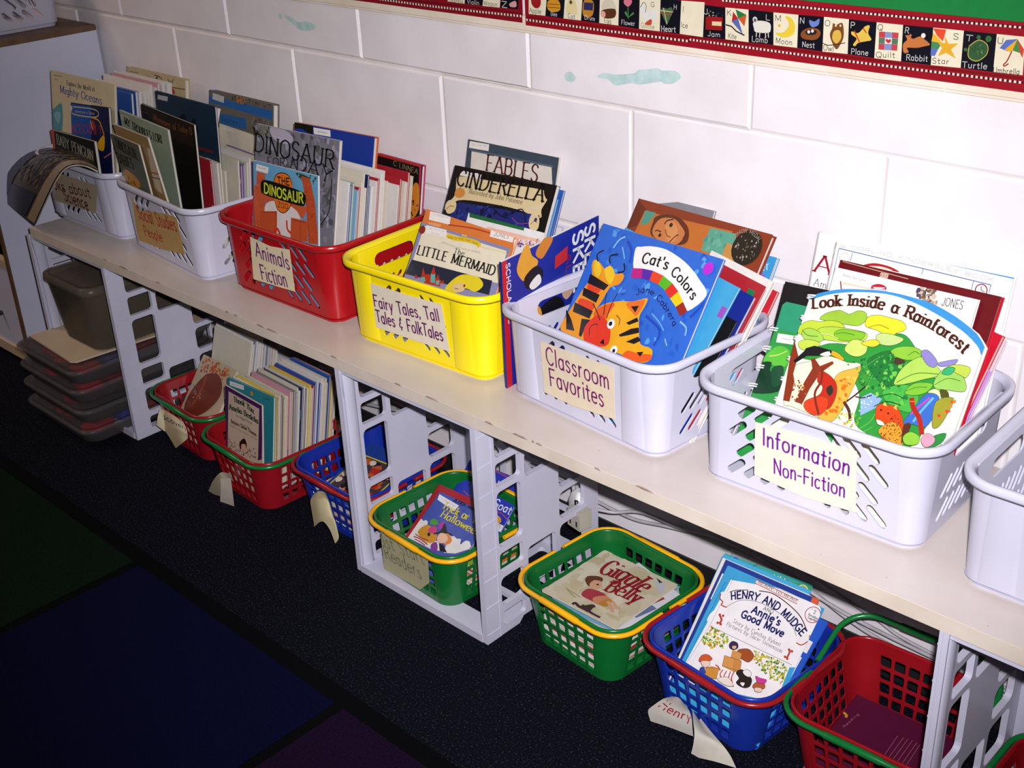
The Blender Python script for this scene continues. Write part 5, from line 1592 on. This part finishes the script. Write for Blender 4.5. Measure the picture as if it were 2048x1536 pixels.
book('amelia', 'purple bordered Thank You Amelia Bedelia reader at the front of its basket', .004, G8, name='paperback_reader')
book('teal', 'teal paperback right behind Thank You Amelia Bedelia', .005, G8, name='paperback_reader')
GA = 'books in the green basket inside the middle crate'
book('trick', 'blue Trick or Treat Halloween book with witch on the cover', .004, GA)
book('goat', 'royal blue goat book behind the Halloween book', .004, GA)
GB = 'books in the Henry basket'
book('henry', "Henry and Mudge and Annie's Good Move book, front of its basket", .004, GB)
book('henry2', 'teal and green Level 2 reader, tallest behind the front Henry and Mudge book', .004, GB)
book('giggle', 'cream Giggle Belly book lying on the pile in the green basket', .004, 'books piled in the Giggle Belly basket')
book('brownbk', 'maroon paperback lying face down in the nearly empty red basket', .007, None, name='paperback_book')

# ---- plain books: thin spines and fore edges showing between the named ones
CN = {'ece8e4': 'white', 'e4dcc8': 'cream', 'c8b088': 'tan', '2c5cb0': 'blue', '1c2c60': 'navy', '7cb4d8': 'pale blue', 'b02430': 'red', '601828': 'maroon',
      '2c7844': 'green', '98b0a0': 'grey green', '8c6ca8': 'violet', 'd8a0b0': 'pink', 'e0842c': 'orange', '16161a': 'black', '2c8c98': 'teal', '6c4830': 'brown',
      'e8d050': 'yellow', '8c8c94': 'grey', 'c8c8e0': 'lavender', '40a8dc': 'sky blue'}
def plain(x, y, z, yaw_, lean, roll, w_, h_, t, col, label, group, cat='book', name='thin_book', strip=None, back=None):
    m = M(); ct = .0007
    m.box(0, w_, 0, ct, 0, h_, 0, col); m.box(0, w_, t-ct, t, 0, h_, 0, back or col); m.box(0, ct, 0, t, 0, h_, 0, col)
    m.box(ct, w_-.001, ct, t-ct, .001, h_-.001, 1)
    if strip:
        for (u0, u1, v0, v1, c) in strip: m.box(u0*w_, u1*w_, -.0003, 0, v0*h_, v1*h_, 0, c)
    mw, _, _ = pose_matrix((x, y, z, yaw_, lean, roll, w_, h_))
    o = m.build(name, [PRINT, PAGES], None, mw); o.matrix_world = mw
    tag(o, label, cat, group); return o
def rowof(center, z, y0, y1, n, xr, wr_, hr, lean, pal, where, group, seed, jx=.006, tr=(.003, .006), yaw_=0, roll=.0, deco=True):
    """filed books, front (y0) to back (y1), right edges near xr (basket coordinates)"""
    cx, cy, ca = center; rr = random.Random(seed); c, s = math.cos(ca), math.sin(ca); pit_ = (y1-y0)/n
    for i in range(n):
        k = (i+.5)/n; y = y0+pit_*i; t = min(abs(pit_)*.86, rr.uniform(*tr)); w_ = rr.uniform(*wr_); h_ = rr.uniform(*hr)
        xright = xr[0]+(xr[1]-xr[0])*k+rr.uniform(-jx, jx); x = xright-w_
        wx, wy = cx+x*c-y*s, cy+x*s+y*c; col = rr.choice(pal); st = []
        if deco:
            for _ in range(rr.randint(0, 2)):
                a, b = rr.uniform(.93, .975), rr.uniform(.3, .9); st.append((a, min(.995, a+rr.uniform(.01, .03)), b, min(.97, b+rr.uniform(.02, .12)), rr.choice(list(CN))))
        ln_ = lean[0]+(lean[1]-lean[0])*k
        plain(wx, wy, z+.001, ca+yaw_, ln_, roll, w_, h_, t, col, 'thin %s book filed %s' % (CN[col], where), group, strip=st)
Z0 = SH+.0055
T_ = TOP
W_, C_ = 'ece8e4', 'e4dcc8'
rowof(T_[1], Z0, -.036, .060, 11, (.095, .10), (.18, .19), (.262, .278), (.12, .12), [W_, '2c5cb0', '7cb4d8', '1c2c60', W_, W_, 'd8a0b0', W_], 'behind Mighty Oceans in the Science basket', G1, 3, .003, (.005, .008))
rowof(T_[2], Z0, -.034, -.026, 2, (.062, .066), (.13, .14), (.185, .195), (.06, .06), ['d8a0b0', C_, 'b02430'], 'between the grey green and black books in Social Studies', G2, 41, .008, (.0028, .004))
rowof(T_[2], Z0, -.025, -.014, 3, (.075, .082), (.12, .13), (.17, .19), (.05, .1), [W_, C_, 'b02430', C_, '2c7844', W_, '98b0a0'], 'low in the middle of the Social Studies basket', G2, 5, .003, (.003, .0045))
rowof(T_[2], Z0, .002, .042, 12, (.095, .108), (.12, .13), (.175, .19), (.1, .16), [W_, C_, '98b0a0', W_, '8c6ca8', C_, '7cb4d8', W_], 'low along the right of the Social Studies basket', G2, 61, .003, (.003, .0042))
rowof(T_[2], Z0, .040, .056, 5, (.100, .108), (.17, .18), (.20, .225), (.16, .2), [C_, W_, 'b02430', W_, '2c5cb0'], 'toward the right end of the Social Studies basket', G2, 6, .004, (.003, .004))
rowof(T_[3], Z0, -.068, .012, 17, (.112, .124), (.16, .17), (.19, .235), (.22, .2), [W_, 'b02430', '7cb4d8', W_, W_, C_, '2c5cb0', '1c2c60', W_, '98b0a0', W_], 'upright behind Dinosaur for a Day', G3, 7, .004, (.0035, .0052))
rowof(T_[3], Z0, .030, .066, 7, (.126, .130), (.13, .14), (.19, .215), (.2, .2), [W_, 'b02430', W_, '2c7844', C_, 'b02430', W_], 'at the back right of the Animals Fiction basket', G3, 71, .004, (.0035, .005))
rowof(T_[4], Z0, -.010, .010, 3, (.122, .128), (.17, .19), (.245, .262), (.47, .42), ['7cb4d8', '2c5cb0', W_], 'behind Cinderella in the yellow basket', G4, 8, .003, (.004, .006))
rowof(T_[4], Z0, .070, .080, 2, (.118, .122), (.14, .15), (.175, .185), (.2, .2), [W_, 'c8c8e0'], 'low at the back right of the yellow basket', G4, 9, .003, (.003, .004))
# right of Cat's Colors: its twin copy, then black, blue, red and white ones
cx, cy, ca = T_[5]
def P5(u, v): c, s = math.cos(ca), math.sin(ca); return cx+u*c-v*s, cy+u*s+v*c
qc = BOOKS['cat']
def after_cat(dy, dx, w_, h_, t, col, lab, strip=None, dl=0):
    plain(qc[0]+dx, qc[1]+dy, Z0+.001, qc[3]+.03, qc[4]-dl, -.10, w_, h_, t, col, lab, G5, strip=strip)
after_cat(.0065, .008, .238, .258, .004, '40a8dc', "pale blue book edge showing directly behind Cat's Colors", [(.955, .995, .82, .88, '9c50c0')], .01)
after_cat(.0125, .137, .12, .19, .003, '16161a', "narrow black book edge right of Cat's Colors", None, .02)
after_cat(.0170, .143, .12, .226, .006, '1c2c90', "dark blue rounded book right of Cat's Colors", None, .03)
CN['1c2c90'] = 'blue'
after_cat(.0245, .150, .12, .240, .004, 'b02430', 'red book with green smiley face behind the dark blue one', [(.80, .90, .88, .95, '1c7c48')], .04)
after_cat(.0300, .156, .12, .246, .006, 'ece8e4', 'white rounded book behind the red smiley book', None, .05)
qs = BOOKS['sea']; plain(qs[0]+.030, qs[1]+.022, Z0+.001, qs[3]+.04, qs[4]-.06, -.12, .160, .205, .006, 'd02838', 'red book at the far right back of Classroom Favorites', G5)
plain(1.436, -.100, Z0+.001, -.12, .42, .04, .14, .262, .006, '8c8c94', 'grey book edge left of the brown portrait book', G5)
# behind the maroon book
qm = BOOKS['maroon']
def after_m(dy, dx, w_, h_, t, col, lab, dl): plain(qm[0]+dx, qm[1]+dy, Z0+.001, qm[3]+.03, qm[4]-dl, -.09, w_, h_, t, col, lab, G6)
after_m(.0125, -.006, .205, .262, .007, 'c8102c', 'bright red book edge right of the maroon book', .03)
after_m(.022, .004, .200, .215, .004, 'b48cd8', 'short lavender book edge right of the maroon book', .05)
after_m(.0275, .010, .195, .25, .005, 'e8c8d4', 'pale pink book edge behind the bright red one', .07)
qg = BOOKS['green_sp']
plain(qg[0]+.006, qg[1]+.014, Z0+.001, qg[3]+.14, qg[4]-.06, .10, .15, .205, .004, '2c9c74', 'teal book edge behind the green spiral bound book', G6)
plain(qg[0]+.004, qg[1]+.024, Z0+.001, qg[3]+.2, qg[4]-.10, .08, .15, .226, .006, '16161a', 'black book edge behind the teal one, left of the rainforest book', G6)
plain(2.215, -.195, Z0+.001, -.3, .3, .05, .17, .20, .006, 'd8e0b8', 'patterned pale green book in the basket cut off at the right', None, strip=[(.05+.11*i, .10+.11*i, .1+.1*j, .14+.1*j, random.Random(i*9+j).choice(['d88878', '88a868', 'e8b070'])) for i in range(8) for j in range(9)])
# skeleton book standing edge-on between the yellow basket and its right neighbour
mw = Matrix.Translation((1.386, -.248, SH+.001)) @ Matrix.Rotation(R(90), 4, 'Z') @ Matrix.Rotation(R(-3), 4, 'Y') @ Matrix.Rotation(R(3), 4, 'X')
sk = tag(empty('picture_book', mw=mw), 'blue skeleton book wedged upright between the yellow and Classroom Favorites baskets', 'book')
m = M(); w_, h_ = .212, .206; m.box(0, w_, 0, .0006, 0, h_, 0, '1c2c9c'); m.box(0, w_, .004, .0046, 0, h_, 0, 'e8e8f4'); m.box(-.0003, .0006, 0, .0046, 0, h_, 0, '1c2c8c')
L = [('c82030', [[(0, 0), (.011, 0), (.011, h_), (0, h_)]])]
L.append(('f0f0f4', text_polys('SCHOLASTIC', [(.0085, .200), (.0085, .105)], .008, 'h', .18)))
L.append(('f0f4fc', text_polys('SKELETON', [(.180, .198), (.180, .02)], .022, 'h', .22))); L.append(('f0f4fc', text_polys('SKELLY', [(.153, .196), (.153, .05)], .022, 'h', .22)))
L.append(('982048', text_polys('ALL', [(.136, .170), (.136, .12)], .012, 'h', .15)))
L.append(('e8a838', [crom([(.03, .185), (.04, .205), (.055, .215), (.062, .195), (.075, .180), (.06, .165), (.045, .16), (.035, .17)], 4, True)]))
L.append(('d88830', [crom([(.07, .195), (.09, .212), (.108, .205), (.095, .19), (.082, .182)], 4, True)]))
L.append(('14141c', [crom([(.045, .165), (.07, .175), (.085, .16), (.075, .14), (.05, .145)], 4, True)])); L.append(('f0f0f0', [crom([(.055, .15), (.075, .16), (.08, .145), (.062, .14)], 4, True)]))
L.append(('c83038', [[(.112, .175), (.14, .182), (.138, .16), (.11, .155)]]))
L.append(('14141c', [crom([(.07, .10), (.11, .11), (.13, .09), (.12, .07), (.085, .075)], 4, True)])); L.append(('e8a838', [crom([(.05, .09), (.07, .11), (.08, .09), (.07, .06), (.055, .065)], 4, True)])); L.append(('d8b090', [crom([(.125, .11), (.14, .12), (.15, .105), (.135, .095)], 4, True)]))
lay_art(m, L, lambda x, y, d: (x, -d, y)); m.build('cover', PRINT, sk); m = M(); m.box(.0008, w_-.001, .0006, .004, .001, h_-.001); m.build('pages', PAGES, sk)

# ---- books under the board
F0 = FLZ+.006
rowof(FLP[1], F0, .004, .082, 22, (.055, .060), (.135, .145), (.198, .21), (.28, .2), ['ece8e4', 'e4dcc8', 'c8c8e0', '8c8c94', 'ece8e4'], 'in the packed pale row behind the brown oval book', 'pale readers packed in the Discovery basket', 21, .004, (.0025, .004), 0, 0, False)
rowof(FLP[2], F0, -.054, .084, 33, (.040, .050), (.130, .136), (.186, .200), (.16, .2), ['ece8e4', 'e4dcc8', 'c8b088', 'e4dcc8', '2c5cb0', 'b02430', '98b0a0', '7cb4d8', '8c8c94', 'd8a0b0', 'ece8e4', '2c7844', 'e8d050', '1c2c60'], 'in the packed red basket behind the teal paperback', G8, 22, .0025, (.0032, .004))
cx, cy, ca = FLP[3]
def flat(x, y, z, yaw_, w_, h_, t, col, lab, group, tilt=0, strip=None):
    mw = Matrix.Translation((x, y, z)) @ Matrix.Rotation(yaw_, 4, 'Z') @ Matrix.Rotation(tilt-PI/2, 4, 'X'); m = M()
    m.box(-w_/2, w_/2, -.0006, 0, -h_/2, h_/2, 0, col); m.box(-w_/2, w_/2, t-.0006, t, -h_/2, h_/2, 0, col); m.box(-w_/2, -w_/2+.0008, 0, t, -h_/2, h_/2, 0, col); m.box(-w_/2+.0006, w_/2-.001, 0, t-.0006, -h_/2+.001, h_/2-.001, 1)
    for (u0, u1, v0, v1, c) in strip or []: m.box((u0-.5)*w_, (u1-.5)*w_, -.0009, -.0006, (v0-.5)*h_, (v1-.5)*h_, 0, c)
    o = m.build('paperback_book', [PRINT, PAGES]); o.matrix_world = mw; tag(o, lab, 'book', group); return o
g3 = 'books lying in the blue basket behind the middle crate'
for i, (c, lab) in enumerate((('ece8e4', 'white paperback at the bottom of the blue basket pile'), ('b02430', 'red paperback low in the blue basket pile'), ('2c5cb0', 'blue paperback low in the blue basket pile'), ('e4dcc8', 'cream paperback in the blue basket pile'), ('ece8e4', 'white paperback in the middle of the blue basket pile'))):
    flat(cx+(.006 if i % 2 else -.004), cy, FLZ+.006+.0105*i+.009, .03*i-.05, .145, .155, .009, c, lab, g3)
FB = flat(cx+.012, cy-.004, FLZ+.074, .10, .150, .155, .006, '2448a8', 'blue paperback with red and cream picture on top of the blue basket', g3, .22)
m = M(); L = [('e8d040', [[(-.068, -.06), (.04, -.06), (.04, .045), (-.068, .045)]]), ('4c4048', [[(-.065, -.057), (.037, -.057), (.037, .042), (-.065, .042)]])]
rr = random.Random(8)
for k in range(60): a, b = rr.uniform(-.06, .03), rr.uniform(-.052, .035); L.append((rr.choice(['c83028', 'e89858', 'f0e0d0', 'e8c0a0', '282030', 'c86838']), [[(a+.009*math.cos(q*PI/4)*rr.uniform(.6, 1), b+.009*math.sin(q*PI/4)*rr.uniform(.6, 1)) for q in range(8)]]))
L.append(('f4f4f8', text_polys('The', [(.045, .05), (.072, .05)], .018, 'h', .16)))
lay_art(m, L, lambda x, y, d: (x, -.0007-d, y)); m.build('cover_picture', PRINT, FB)
# pile below Giggle Belly
cx, cy, ca = FLP[5]; g5 = 'books piled in the Giggle Belly basket'
cols5 = [('ece8e4', 'white'), ('b02430', 'red'), ('e4dcc8', 'cream'), ('ece8e4', 'white'), ('e0842c', 'orange'), ('7cb4d8', 'pale blue')]
ords = ('lowest', 'second from the bottom', 'third from the bottom', 'fourth from the bottom', 'fifth from the bottom', 'just below the Giggle Belly book')
for i, (c, nm) in enumerate(cols5):
    flat(cx+(.004 if i % 2 else -.004), cy+(.003 if i % 3 else -.004), FLZ+.0155+.0125*i, .04*(i-3), .145, .152, .010, c, '%s paperback, %s of the pile' % (nm, ords[i]), g5)
flat(cx+.030, cy+.010, FLZ+.0835, -.25, .125, .13, .003, 'e4e4ec', 'white leaflet with small picture sticking out beside Giggle Belly', g5, 0, [(.6, .9, .3, .6, '6c7ca8'), (.7, .8, .5, .8, 'a03838')])
# books inside the green basket of the crate, and the tall row in the Henry basket
cx, cy, ca = FLP[4]
for i, (c, nm) in enumerate((('ece8e4', 'white'), ('e0842c', 'orange'), ('b02430', 'red'), ('98c040', 'lime'))):
    flat(cx+.004*(i % 2), cy+.028, FLZ+.0205+.0088*i, .05*i-.08, .14, .105, .008, c, '%s paperback under the Halloween book' % nm, GA)
qt = BOOKS['trick']; plain(qt[0]-.010, qt[1]+.010, qt[2]+.002, qt[3]+.03, qt[4]-.02, .04, .125, .150, .004, 'b02430', 'red book edge left of the Halloween book', GA)
qh, qk = BOOKS['henry'], BOOKS['henry2']
def hb(f, dx, dw, dh, col, lab, strip=None, roll=None):
    plain(qh[0]+(qk[0]-qh[0])*f+dx, qh[1]+(qk[1]-qh[1])*f, F0+.002, qh[3]*(1-f)+qk[3]*f, qh[4]+(qk[4]-qh[4])*f, (qh[5] if roll is None else roll), .148+dw, .208+dh, .0035, col, lab, GB, strip=strip)
hb(.14, -.006, 0, .002, '40a8dc', 'sky blue reader directly behind the front Henry and Mudge book')
hb(.28, .004, .004, -.004, '2058c8', 'blue Level 2 reader sticking out right of the front Henry book', [(.86, .97, .74, .83, 'f4ece8'), (.8, .95, .3, .7, 'f4f4f8')], -.07)
hb(.42, -.010, 0, .003, '203c98', 'dark blue reader left behind the front Henry and Mudge book', [(.03, .12, .7, .9, 'f0f0f4')])
hb(.56, -.014, 0, .001, 'ece8e4', 'white reader in the middle of the Henry basket')
hb(.70, -.014, 0, .004, '48b0e0', 'light blue reader toward the back of the Henry basket')
hb(.85, .004, 0, -.006, 'd8603c', 'orange topped reader in front of the teal Level 2 reader', [(.8, .93, .86, .97, 'e0d090')])
# ------------------------------------------------------------------ curled things
SI = tops[1]
def photo(q, at):
    rr = random.Random(3)
    for k in range(130):
        u, v = rr.uniform(.22, .74), rr.uniform(.30, .78)
        q.add([at(u+.035*math.cos(a*PI/3)*rr.uniform(.5, 1), v+.035*math.sin(a*PI/3)*rr.uniform(.5, 1), -.0028-k*1e-5) for a in range(6)], [tuple(range(6))], 0, rr.choice(['3c342c', '54483a', '6c5c44', '2c2824', '80704c', '46402e']))
    for (a, b, c, d, col) in ((.0, .98, .80, .995, '1c1c3c'), (.80, .99, .3, .995, '24203c'), (.0, .99, .02, .24, 'a89880')):
        n = 12; 
        for i in range(n):
            u0, u1 = a+(b-a)*i/n, a+(b-a)*(i+1)/n; q.add([at(u0, c, -.0042), at(u1, c, -.0042), at(u1, d, -.0042), at(u0, d, -.0042)], [(0, 1, 2, 3)], 0, col)
cu = patch('curled_magazine', GRID['curl'], 'c8bca8', None, PRINT, .0025, photo, 4, '4c4238')
tag(cu, 'floppy magazine with brown photo cover curling down over the Science basket', 'magazine', G1)
sh_ = patch('curled_magazine', GRID['sheet'], '3c3450', None, PRINT, .0012, None, 4, '3c3450')
tag(sh_, 'dark purple limp cover stretching left out of the Science basket', 'magazine', G1)
patch('paper_label', GRID['tag1'], 'd8c8a4', pails[1], PAPER, .0006, wr('scovery', '38506c', [(.30, .08), (.36, .5), (.42, .95)], .16, .14, .0009))
patch('paper_label', GRID['tag1b'], 'e0d4b0', pails[1])
patch('paper_label', GRID['tag2'], '9c9480', pails[2]); patch('paper_label', GRID['tag2b'], 'c8c0b4', pails[2])
patch('paper_label', GRID['tag3'], 'd0c8a0', pails[3])
patch('paper_label', GRID['tag6'], 'c8c4bc', pails[6], PAPER, .0006, wr('Henry', 'a02838', [(.48, .14), (.55, .55), (.62, .97)], .26, .12, .0009))
patch('paper_label', GRID['tag6b'], 'd4d0c4', pails[6])
patch('curled_page', GRID['page'], 'd8d0d0', cb_book, PAPER, .0006)
# ------------------------------------------------------------------ clear storage bins
def bin_(cx, y0, y1, hw, z0, h_, label, name='storage_bin', lid=.007, mat=None, seed=0, tall=False):
    mat = mat or CLEAR; cy = (y0+y1)/2; b = (y1-y0)/2
    root = tag(empty(name, (cx, cy, z0)), label, 'storage box', 'clear lidded boxes stacked beside the cabinet')
    m = M(); tp = .018 if not tall else .02
    def rg(k, v, i=0): return ring(hw-tp*(1-k)-i, b-tp*(1-k)-i, .03, v)
    skin(m, [rg(0, .001), rg(.15, .004), rg(.8, h_-lid-.004), rg(.9, h_-lid), rg(.87, h_-lid, .002), rg(.75, h_-lid-.004, .002), rg(.1, .005, .002)])
    f = rg(0, .001); m.add(f, [tuple(reversed(range(len(f))))]); m.build('box_body', mat, root)
    m = M(); skin(m, [rg(1, h_-lid-.004), rg(1.08, h_-lid-.001), rg(1.08, h_-lid+.003), rg(1, h_-.002), rg(.7, h_), rg(.66, h_-.0015), rg(.3, h_-.0015)])
    f = rg(.3, h_-.0015); m.add(f, [tuple(range(len(f)))]); ld_ = m.build('lid', mat, root)
    m = M()
    m.box(hw-.004, hw+.003, -.02, .03, h_-lid-.012, h_-lid+.004); m.build('latch', mat, ld_)
    return root
rr = random.Random(4); bins = []
for k, (cx, fy, hw, z0) in enumerate(((.195, -.432, .135, FLZ+.001), (.185, -.428, .135, FLZ+.042), (.175, -.424, .13, FLZ+.083), (.172, -.420, .13, FLZ+.124))):
    wh = ('lowest', 'second from the floor', 'third from the floor', 'topmost')[k]
    bin_(cx, fy, -.075, hw, z0, .040, 'flat clear plastic bin, %s of the four stacked by the cabinet' % wh)
    for j, (yy, col) in enumerate(((fy+.062, ('d82034', 'c01828', 'd02838', 'c82030')[k]), (fy+.13, ('2850d8', '2c54d8', 'a01828', '3850a0')[k]), (fy+.20, ('b02030', '2c4890', 'c02838', '902030')[k]), (fy+.27, '30303c'))):
        for s_, xx in ((0, cx-hw*.5), (1, cx), (2, cx+hw*.5)):
            if rr.random() < .2: continue
            o_ = M(); a, b, c_ = rr.uniform(.02, .032), rr.uniform(.018, .03), rr.uniform(.010, .013)
            skin(o_, [ring(a*.6, b*.6, .008, 0), ring(a, b, .01, c_*.4), ring(a, b, .01, c_*1.4), ring(a*.7, b*.7, .008, c_*2)]); f = ring(a*.7, b*.7, .008, c_*2); o_.add(f, [tuple(range(len(f)))])
            for i_ in range(len(o_.c)): o_.c[i_] = col if s_ != 1 else rr.choice([col, '2c2c34', '601820'])
            ob = o_.build('toy_piece', PAPER); ob.location = (xx, yy, z0+.0055); ob.rotation_euler = (0, 0, rr.uniform(-.5, .5))
            tag(ob, 'coloured toy piece seen blurred through the %s flat clear bin' % wh, 'toy', 'toy pieces inside the flat clear bins')
m = M(); zb_ = FLZ+.1665
m.add([(.055, -.385, zb_), (.25, -.395, zb_), (.262, -.386, zb_), (.285, -.09, zb_), (.075, -.08, zb_)]+[(.055, -.385, zb_+.004), (.25, -.395, zb_+.004), (.262, -.386, zb_+.004), (.285, -.09, zb_+.004), (.075, -.08, zb_+.004)],
      [(4, 3, 2, 1, 0), (5, 6, 7, 8, 9)]+[(i, (i+1) % 5, 5+(i+1) % 5, 5+i) for i in range(5)])
tag(m.build('loose_board', CREAMB), 'cream rounded board lying between the flat bins and the tall clear box', 'board')
bin_(.190, -.352, -.075, .096, FLZ+.1715, .150, 'tall clear plastic box standing on the cream board', lid=.016, mat=CLEAR2, tall=True)
o_ = M(); o_.box(.13, .25, -.30, -.12, FLZ+.178, FLZ+.24, 0, '6c3428'); tag(o_.build('toy_box', PAPER), 'brownish box seen through the tall clear box', 'box')
# ------------------------------------------------------------------ leads and the plug
def lead(name, pts, r, label, group):
    q = M(); P_ = [V(p) for p in pts]; out = []
    for i in range(len(P_)-1):
        p0, p1, p2, p3 = P_[max(i-1, 0)], P_[i], P_[i+1], P_[min(i+2, len(P_)-1)]
        for k in range(8):
            t = k/8; t2 = t*t; t3 = t2*t; out.append(.5*((2*p1)+(-p0+p2)*t+(2*p0-5*p1+4*p2-p3)*t2+(-p0+3*p1-3*p2+p3)*t3))
    out.append(P_[-1]); q.tube(out, r, 8); tag(q.build(name, CORD), label, 'cable', group)
gc = 'grey leads running along the wall under the board'
lead('power_cable', [(1.385, -.085, -.655), (1.42, -.05, -.672), (1.467, -.03, -.663), (1.547, -.03, -.660), (1.626, -.028, -.650), (1.72, -.025, -.66), (1.86, -.02, -.692), (2.1, -.02, -.70), (2.5, -.02, -.70)], .003, 'grey lead leaving the plug adapter and running right along the wall', gc)
lead('power_cable', [(1.39, -.02, -.690), (1.449, -.02, -.690), (1.524, -.02, -.674), (1.619, -.02, -.660), (1.75, -.018, -.668), (1.9, -.018, -.71), (2.15, -.018, -.715), (2.5, -.018, -.71)], .003, 'grey lead running just beneath the adapter lead along the wall', gc)
lead('power_cable', [(1.60, -.012, -.648), (1.75, -.012, -.652), (1.88, -.012, -.680), (2.0, -.012, -.70), (2.5, -.012, -.705)], .0025, 'thin grey lead nearest the wall behind the Henry basket', gc)
lead('power_cable', [(.55, -.03, -.70), (.75, -.035, -.69), (.95, -.04, -.652), (1.08, -.04, -.640), (1.2, -.035, -.652), (1.29, -.04, -.648), (1.345, -.065, -.632), (1.366, -.082, -.640)], .0035, 'white lead coming from the left into the plug above the green basket', gc)
lead('power_cable', [(.60, -.02, -.66), (.8, -.02, -.665), (.98, -.022, -.672), (1.15, -.022, -.668), (1.33, -.02, -.685), (1.39, -.02, -.690)], .003, 'grey lead sagging along the wall behind the middle crate', gc)
pw = tag(empty('power_strip', (1.380, -.083, -.665), R(-28)), 'white power strip end standing behind the green Giggle Belly basket', 'power strip')
m = M(); skin(m, [ring(.016, .010, .006, -.033), ring(.021, .014, .008, -.028), ring(.022, .015, .008, .012), ring(.014, .011, .006, .030), ring(.007, .006, .004, .036)])
f = ring(.007, .006, .004, .036); m.add(f, [tuple(range(len(f)))]); m.build('casing', PLUG, pw)
ad = tag(empty('plug_adapter', (1.398, -.108, -.658), R(-10)), 'beige two to three pin plug adapter on the white power strip', 'plug adapter')
m = M(); m.box(-.012, .020, -.014, .012, -.018, .016); m.build('adapter_body', ADAPT, ad)
m = M(); m.box(-.006, -.003, -.0146, -.0138, -.012, -.002); m.box(.010, .013, -.0146, -.0138, -.012, -.002); m.tube([(.004, -.0148, .006), (.004, -.0138, .006)], .003, 8); m.build('pin_slot', BLACK, ad)
m = M(); m.tube([(-.008, 0, .016), (-.008, 0, .024), (-.002, 0, .026), (0, 0, .02), (0, 0, .016)], .0016, 6); m.build('ground_tab', BLACK, ad)
# a pink book in the right hand crate basket, books in the cabinet-top basket
plain(2.215, -.275, FLZ+.02, .1, .55, 0, .13, .185, .006, 'b03850', 'rose pink book in the basket at the bottom right corner', None)
for i, (c, lab) in enumerate((('601820', 'maroon'), ('1c2c60', 'navy'), ('ece8e4', 'white'), ('601820', 'maroon'), ('303848', 'slate'))):
    plain(-.42+.004*i, -.13-.0-.028*i+.09, CT+.02, R(88), .05, 0, .10, .15, .012, c, '%s book %s inside the slotted basket on the cabinet' % (lab, ('nearest the wall', 'second from the wall', 'in the middle', 'fourth from the wall', 'farthest from the wall')[i]), 'books in the basket on the cabinet')
# ------------------------------------------------------------------ lift everything so that the floor is z = 0
for o in list(bpy.data.objects):
    if o.parent is None and o.type in ('MESH', 'EMPTY'): o.location.z += OFF
bpy.context.view_layer.update()
